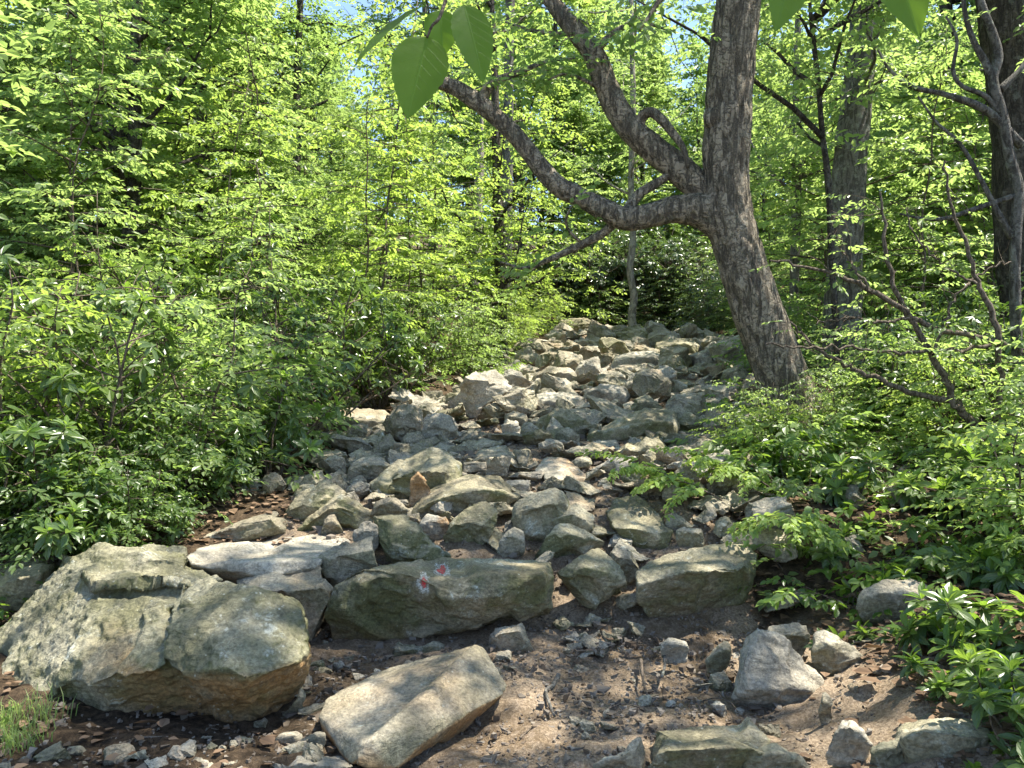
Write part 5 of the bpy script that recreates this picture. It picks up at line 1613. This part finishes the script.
# ------------------------------------------------------------------ bare-branched shrub on the right
def bare_shrub():
    Y = 6.4
    root = empty('bare_shrub', Vector((px_x(1015, Y), Y, gz1(px_x(1015, Y), Y))))
    base = np.array(root.location); r = np.random.default_rng(15); sp = ([], [], [], [])
    S = Acc(); p = smooth_path([base + [0, 0, -.1], P(1012, 450, Y), P(1000, 428, Y), P(985, 425, Y)], 16) - base
    S.tube(p, np.linspace(.035, .022, 16), 8, .1)
    link('stem', S.mesh('stem'), parent=root, mat=M_TWIG)
    BR = [([(1010, 431), (980, 426), (963, 413), (950, 385), (933, 355), (909, 318), (895, 284), (886, 240), (882, 190)], [9, 9, 8, 8, 7, 6, 5, 4, 2]),
          ([(1005, 345), (993, 341), (950, 333), (912, 316), (872, 291), (845, 277), (800, 265), (770, 262)], [6, 6, 6, 6, 5, 4, 3, 2]),
          ([(963, 410), (946, 401), (909, 391), (872, 377), (845, 365), (811, 345), (792, 322)], [6, 6, 6, 5, 4, 3, 2]),
          ([(995, 430), (1000, 380), (993, 321), (977, 284), (963, 240), (950, 200), (945, 160)], [7, 6, 6, 5, 4, 3, 2]),
          ([(990, 345), (940, 352), (890, 352), (840, 346), (800, 349), (765, 343)], [4, 4, 3, 3, 2, 2]),
          ([(1010, 440), (970, 470), (920, 478), (870, 490), (820, 500), (790, 512)], [6, 5, 5, 4, 3, 2]),
          ([(1015, 450), (960, 492), (900, 484), (850, 466), (810, 455), (780, 462)], [5, 5, 4, 3, 3, 2]),
          ([(909, 318), (880, 322), (850, 318), (815, 322)], [3, 3, 2, 1.5]), ([(933, 355), (955, 300), (985, 270), (1010, 262)], [3, 3, 2, 1.5]),
          ([(872, 291), (850, 262), (838, 240), (832, 215)], [3, 2, 2, 1]), ([(977, 284), (940, 262), (915, 236), (905, 205)], [3, 2, 2, 1])]
    for k, (bp, bw) in enumerate(BR):
        dz = r.uniform(-.5, .5)
        q = smooth_path([P(a, b, Y + dz * i / len(bp)) for i, (a, b) in enumerate(bp)], 34) - base
        q[1:] += r.normal(0, .012, (33, 3))
        A = Acc(); A.tube(q, np.interp(np.linspace(0, 1, 34), np.linspace(0, 1, len(bw)), np.array(bw) / 2 / F * Y), 7, .12, k)
        for j in range(7):
            a = r.integers(8, 33)
            b2 = branch_path(r, q[a], r.normal(0, 1, 3) + [-.3, 0, .2], r.uniform(.15, .5), 5, .1, .25)
            A.tube(b2, np.linspace(.0045, .0015, 6), 4)
            if r.random() < .6: dress(r, b2, sp, .12, .8, .4, (.35, .6))
        link('branch', A.mesh('branch'), parent=root, mat=M_TWIG)
    link('crown', crown_mesh('crown', r, sp, 8, .105, .34), parent=root, mat=M_LEAF)
    tag(root, 'shrub of long arching nearly bare branches crossing in front of the right bank', 'shrub')


bare_shrub()


# ------------------------------------------------------------------ leaves hanging close to the lens side of the trail
def big_leaf(base, tip, width, normal, bend=.12, curl=.18):
    base, tip = np.array(base), np.array(tip)
    d = tip - base; L = np.linalg.norm(d); d = d / L
    n = np.array(normal, float); n -= d * np.dot(n, d); n /= np.linalg.norm(n)
    s = np.cross(n, d)
    nu, nv = 22, 8
    V, UV = [], []
    for i in range(nu + 1):
        u = i / nu
        w = width * .5 * (math.sin(math.pi * u ** .78) ** .8) * (1 - .18 * u) * (1 if 0 < i < nu else 0.02)
        for j in range(-nv, nv + 1):
            v = j / nv
            tooth = 1 + .035 * math.sin(u * 62) * (abs(v) > .9)
            z = bend * L * (-(u - .3) ** 2) + curl * abs(v) * w - .012 * L * math.sin(u * 26 - abs(v) * 5) * abs(v) * .4
            V.append(base + d * u * L + s * v * w * tooth + n * z); UV.append((u, v * (w / (width * .5)) * .5, 0))
    m = 2 * nv + 1
    idx = np.arange((nu + 1) * m).reshape(nu + 1, m)
    f = np.stack([idx[:-1, :-1], idx[1:, :-1], idx[1:, 1:], idx[:-1, 1:]], -1).reshape(-1, 4)
    return np.array(V), f, np.array(UV)


def hanging(name, label, stem, leaves, Y):
    root = empty(name, Vector(P(*stem[0][:2], Y)))
    b = np.array(root.location)
    A = Acc(); A.tube(smooth_path([P(q[0], q[1], Y + (q[2] if len(q) > 2 else 0)) for q in stem], 30) - b, np.linspace(.0028, .0011, 30), 8)
    link('stem', A.mesh('stem'), parent=root, mat=M_TWIG)
    for (bx, by, bd), (tx, ty, td), w, nrm in leaves:
        V, f, uv = big_leaf(P(bx, by, Y + bd) - b, P(tx, ty, Y + td) - b, w / F * Y, nrm)
        me = mesh_np('leaf', V, f)
        a = me.attributes.new('leafuv', 'FLOAT_VECTOR', 'POINT'); a.data.foreach_set('vector', uv.astype(np.float32).ravel())
        link('leaf', me, parent=root, mat=M_LEAF_BIG)
    tag(root, label, 'leafy twig')
    return root


hanging('leafy_twig', 'twig of five broad serrated leaves hanging at the top left of centre', [(470, -260, .15), (462, -120, .08), (452, -30, .02), (441, 14), (432, 26), (427, 38)],
        [((428, 36, 0), (407, 116, -.02), 60, (.15, -1, .25)), ((424, 4, .02), (350, 60, -.03), 34, (-.5, -.6, .7)), ((440, 10, .03), (443, 56, .03), 40, (.2, -1, .1)),
         ((464, 4, -.01), (484, 80, -.02), 44, (.25, -1, .1)), ((432, -6, .02), (388, -4, .0), 30, (0, -.6, .8))], .78)
hanging('leafy_twig', 'two broad sunlit leaf tips dipping in at the top edge right of the leaning oak', [(900, -300, .2), (860, -160, .1), (838, -80, .03), (822, -60)],
        [((800, -62, .02), (778, 27, -.01), 58, (.1, -1, .2)), ((880, -70, .0), (921, 33, -.02), 64, (-.2, -1, .15))], .74)


# ------------------------------------------------------------------ roots, fallen sticks, litter, grass
def stick(name, label, pp, w, Y=None, lift=.012):
    pts = []
    for q in pp:
        y = Yat(q[1]) if Y is None else Y
        p = P(q[0], q[1], y); p[2] = max(p[2], gz1(p[0], p[1]) + lift); pts.append(p)
    pts = smooth_path(pts, 22); b = pts.mean(0)
    A = Acc(); A.tube(pts - b, w * np.linspace(1, .55, 22), 8, .18, 3)
    o = link(name, A.mesh(name), loc=Vector(b), mat=M_TWIG if w < .012 else M_BARK_GREY)
    tag(o, label, 'root' if 'root' in name else 'stick')


stick('tree_root', 'bent bare root poking from the dirt below the propping rock', [(558, 676), (553, 686), (546, 694), (549, 704), (554, 716)], .012)
stick('tree_root', 'straight thin root hanging down the dirt bank left of the dirt grey stone', [(641, 660), (642, 672), (644, 684), (648, 697)], .010)
stick('tree_root', 'short pale root stub just below the dirt grey stone', [(664, 655), (665, 664), (662, 677)], .012)
stick('fallen_stick', 'forked twig leaning against the two-layered rock', [(820, 668), (836, 682), (850, 672), (878, 658)], .005)
stick('fallen_stick', 'thin grey stick resting on the corner mossy boulder', [(940, 722), (956, 706), (980, 686)], .006, 3.35)
stick('fallen_stick', 'pale bent branch lying on the dead leaves under the low rosette shrub', [(848, 603), (880, 601), (898, 590), (906, 576)], .009)

stick('fallen_stick', 'thin dark twig lying across the lit dirt in front of the dirt grey stone', [(600, 716), (622, 708), (640, 711), (662, 702)], .0045)
stick('fallen_stick', 'short pale twig on the dirt right of the tilted smooth slab', [(520, 738), (532, 728), (541, 722)], .005)
stick('fallen_stick', 'broken grey stick among the chips below the huge rusty boulder', [(112, 757), (138, 750), (168, 752)], .007)
stick('fallen_stick', 'curved twig on the dirt between the broad mossy rock and the pale triangular rock', [(700, 705), (716, 698), (730, 702), (738, 712)], .004)
stick('fallen_stick', 'long thin branch lying under the bushes on the left bank', [(60, 512), (120, 505), (190, 512), (232, 506)], .010)


def litter():
    r = np.random.default_rng(12)
    n = 22000
    y = 2.6 + 9.5 * r.random(n) ** 1.25
    x = r.uniform(-1, 1, n) * (.72 * y + .3)
    k = (x > trail_r(y) - .15 * r.random(n)) | (x < trail_l(y) + .1) | (r.random(n) < .02)
    k &= ~((np.abs(x - .6) < 1.15) & (y < 4.7) & (r.random(n) < .93))
    k &= ~((x < 0) & (y < 4.6) & (r.random(n) < .9))
    x, y = x[k], y[k]; n = len(x)
    pos = np.stack([x, y, gz(x, y) + r.uniform(.006, .035, n)], -1)
    a = r.uniform(0, 6.28, n)
    d = np.stack([np.cos(a), np.sin(a), r.normal(0, .14, n)], -1)
    nn = np.stack([r.normal(0, .25, n), r.normal(0, .25, n), np.ones(n)], -1)
    tv = LEAF2[0].copy(); tv[:, 1] *= 1.25; tv[:, 2] = [0, .07, .05, -.05, .06, .06]
    o = link('leaf_litter', leaves_mesh('leaf_litter', pos, frames(d, nn), r.uniform(.03, .075, n) * np.where(r.random(n) < .08, 1.7, 1), (tv, LEAF2[1])), mat=M_DRY)
    tag(o, 'brown dead leaves covering the ground on both banks', 'leaf litter', kind='stuff')


litter()


def ground_cover():
    r = np.random.default_rng(13)
    m = 5200
    y = 6.5 + 34 * r.random(m) ** 1.3
    x = r.uniform(-1, 1, m) * (.75 * y + 2)
    k = ~((x > trail_l(y) - .3) & (x < trail_r(y) + .4) & (y < 25))
    k &= fbm(np.stack([x * .5, y * .5, 0 * x], -1), 4, 2) > -.25
    x, y = x[k], y[k]
    sp = ([], [], [], [])
    z = gz(x, y)
    for i in range(len(x)):
        sp[0].append((x[i], y[i], z[i] + r.uniform(.05, .45))); a = r.uniform(0, 6.28)
        sp[1].append((math.cos(a), math.sin(a), r.normal(.1, .25))); sp[2].append((r.normal(0, .3), r.normal(0, .3), 1)); sp[3].append(r.uniform(.5, 1.0))
    o = link('ground_cover', crown_mesh('ground_cover', r, sp, 9, .12, .4), mat=M_LEAF_MID)
    tag(o, 'low green ground cover under the trees beyond the banks', 'ground cover', kind='stuff')


ground_cover()


def grass():
    r = np.random.default_rng(14)
    A = Acc()
    for (cx, cy, n, s, h) in ((px_x(8, 3.5), 3.5, 260, .10, .085), (px_x(20, 3.35), 3.35, 120, .06, .06), (px_x(540, 5.9), 5.9, 90, .06, .10), (px_x(527, 5.75), 5.75, 60, .05, .08)):
        for i in range(n):
            x, y = cx + r.normal(0, s), cy + r.normal(0, s)
            z = gz1(x, y); a = r.uniform(0, 6.28); L = h * r.uniform(.6, 1.5)
            d = np.array([math.cos(a), math.sin(a), 0]); w = np.array([-d[1], d[0], 0]) * .0022
            p0 = np.array([x, y, z]); p1 = p0 + [0, 0, L * .6] + d * L * .2; p2 = p0 + [0, 0, L * .85] + d * L * .6
            A.add([p0 - w, p0 + w, p1 + w, p1 - w, p2 + w * .2, p2 - w * .2], [[0, 1, 2, 3], [3, 2, 4, 5]])
    o = link('grass', A.mesh('grass', False), mat=M_LEAF)
    tag(o, 'short grass tufts beside the boulders', 'grass', kind='stuff')


grass()
# ------------------------------------------------------------------ a label for every repeat, from the landmark nearest to it
def all_labels():
    bpy.context.view_layer.update()
    marks = [(h['short'], np.array([h['c'][0], h['c'][1]]), 'rock') for h in HEROES]
    for key, ph in (('big leaning oak', 'leaning oak'), ('thick grey tree', 'thick grey tree'), ('dark thick trunk', 'dark thick trunk'), ('crooked grey sapling', 'crooked grey sapling'),
                    ('dark tree with a forked', 'dark forked trunk'), ('forked dark tree', 'forked upper-left tree'), ('slim tree with an elbowed', 'elbow-branched slim tree'),
                    ('thin pale dead', 'pale dead trunk'), ('straight slim grey', 'straight slim grey trunk'), ('small straight tree', 'yellow-green trailside tree'),
                    ('thin trunk with pale', 'pale barked trunk'), ('very thin grey', 'very thin grey trunk'), ('shrub of long arching', 'bare arching shrub'), ('pale feathery fronds spreading', 'spreading fronds')):
        for o in scene.objects:
            if o.parent is None and str(o.get('label', '')).startswith(key):
                marks.append((ph, np.array([o.location.x, o.location.y]), 'tree'))
    ords = ['', 'second nearest', 'third nearest', 'fourth nearest', 'fifth nearest', 'sixth nearest', 'seventh nearest', 'eighth nearest', 'ninth nearest', 'tenth nearest', 'eleventh nearest', 'twelfth nearest']
    buckets = {}
    for o, desc in LABELLED:
        p = np.array([o.location.x, o.location.y])
        small = o.get('category') in ('stone', 'rock', 'plant')
        best = None
        for nm, q, k in marks:
            if not small and k == 'rock' and p[1] > 13: continue
            d = math.hypot((p - q)[0] / max(3, p[1]) * 2.2, math.log(max(.5, p[1]) / max(.5, q[1])) * 1.6)
            if best is None or d < best[0]: best = (d, nm, q)
        d, nm, q = best
        dx = p[0] / max(1.5, p[1]) * F - q[0] / q[1] * F; dd = (p[1] - q[1])
        dy = (math.log(max(.5, p[1]) / q[1])) * 240
        rel = ('right of' if dx > 0 else 'left of') if abs(dx) > abs(dy) else ('behind' if dd > 0 else 'in front of')
        buckets.setdefault((desc, rel, nm), []).append((d, o))
    for (desc, rel, nm), lst in buckets.items():
        lst.sort(key=lambda t: t[0])
        for k, (d, o) in enumerate(lst):
            pre = ('nearest ' if len(lst) > 1 else '') if k == 0 else ords[min(k, 11)] + ' '
            o['label'] = f'{pre}{desc} {rel} the {nm}'


all_labels()
# ------------------------------------------------------------------ camera, light, sky
SUN_AZ, SUN_EL = R(88), R(66)      # to the right of straight ahead, high
EXPOSURE = 1.62


def finish():
    cam = bpy.data.cameras.new('camera')
    co = bpy.data.objects.new('camera', cam); COL.objects.link(co)
    cam.sensor_width = 36; cam.lens = 36 * F / 1024
    cam.clip_start = .05; cam.clip_end = 1000
    co.location = (0, 0, CAMZ); co.rotation_euler = (R(90), 0, 0)
    scene.camera = co
    w = bpy.data.worlds.new('World'); scene.world = w; w.use_nodes = True
    nt = w.node_tree; nt.nodes.clear()
    out = nt.nodes.new('ShaderNodeOutputWorld'); bg = nt.nodes.new('ShaderNodeBackground')
    sky = nt.nodes.new('ShaderNodeTexSky'); sky.sky_type = 'NISHITA'; sky.sun_disc = False
    sky.sun_elevation = SUN_EL; sky.sun_rotation = SUN_AZ
    sky.air_density = 1.0; sky.dust_density = .6; sky.altitude = 800
    nt.links.new(sky.outputs[0], bg.inputs[0]); bg.inputs[1].default_value = .125
    nt.links.new(bg.outputs[0], out.inputs[0])
    sl = bpy.data.lights.new('sun', 'SUN'); sl.energy = 4.6; sl.angle = R(.5); sl.color = (1, .94, .82)
    so = bpy.data.objects.new('sun', sl); COL.objects.link(so)
    d = Vector((math.sin(SUN_AZ) * math.cos(SUN_EL), math.cos(SUN_AZ) * math.cos(SUN_EL), math.sin(SUN_EL)))
    so.rotation_euler = d.to_track_quat('Z', 'Y').to_euler()
    so.location = d * 60
    vs = scene.view_settings
    scene.display_settings.display_device = 'sRGB'
    vs.view_transform = 'Standard'; vs.look = 'None'; vs.exposure = EXPOSURE; vs.gamma = 1; vs.use_curve_mapping = False
    scene.render.engine = 'CYCLES'
    c = scene.cycles
    c.max_bounces = 9; c.diffuse_bounces = 6; c.glossy_bounces = 2; c.transmission_bounces = 6; c.transparent_max_bounces = 4
    c.sample_clamp_indirect = 6
    c.use_adaptive_sampling = True; c.adaptive_threshold = .02
    c.use_denoising = True
    try:
        c.denoiser = 'OPENIMAGEDENOISE'; c.denoising_input_passes = 'RGB_ALBEDO_NORMAL'; c.denoising_prefilter = 'ACCURATE'
    except Exception: pass


finish()
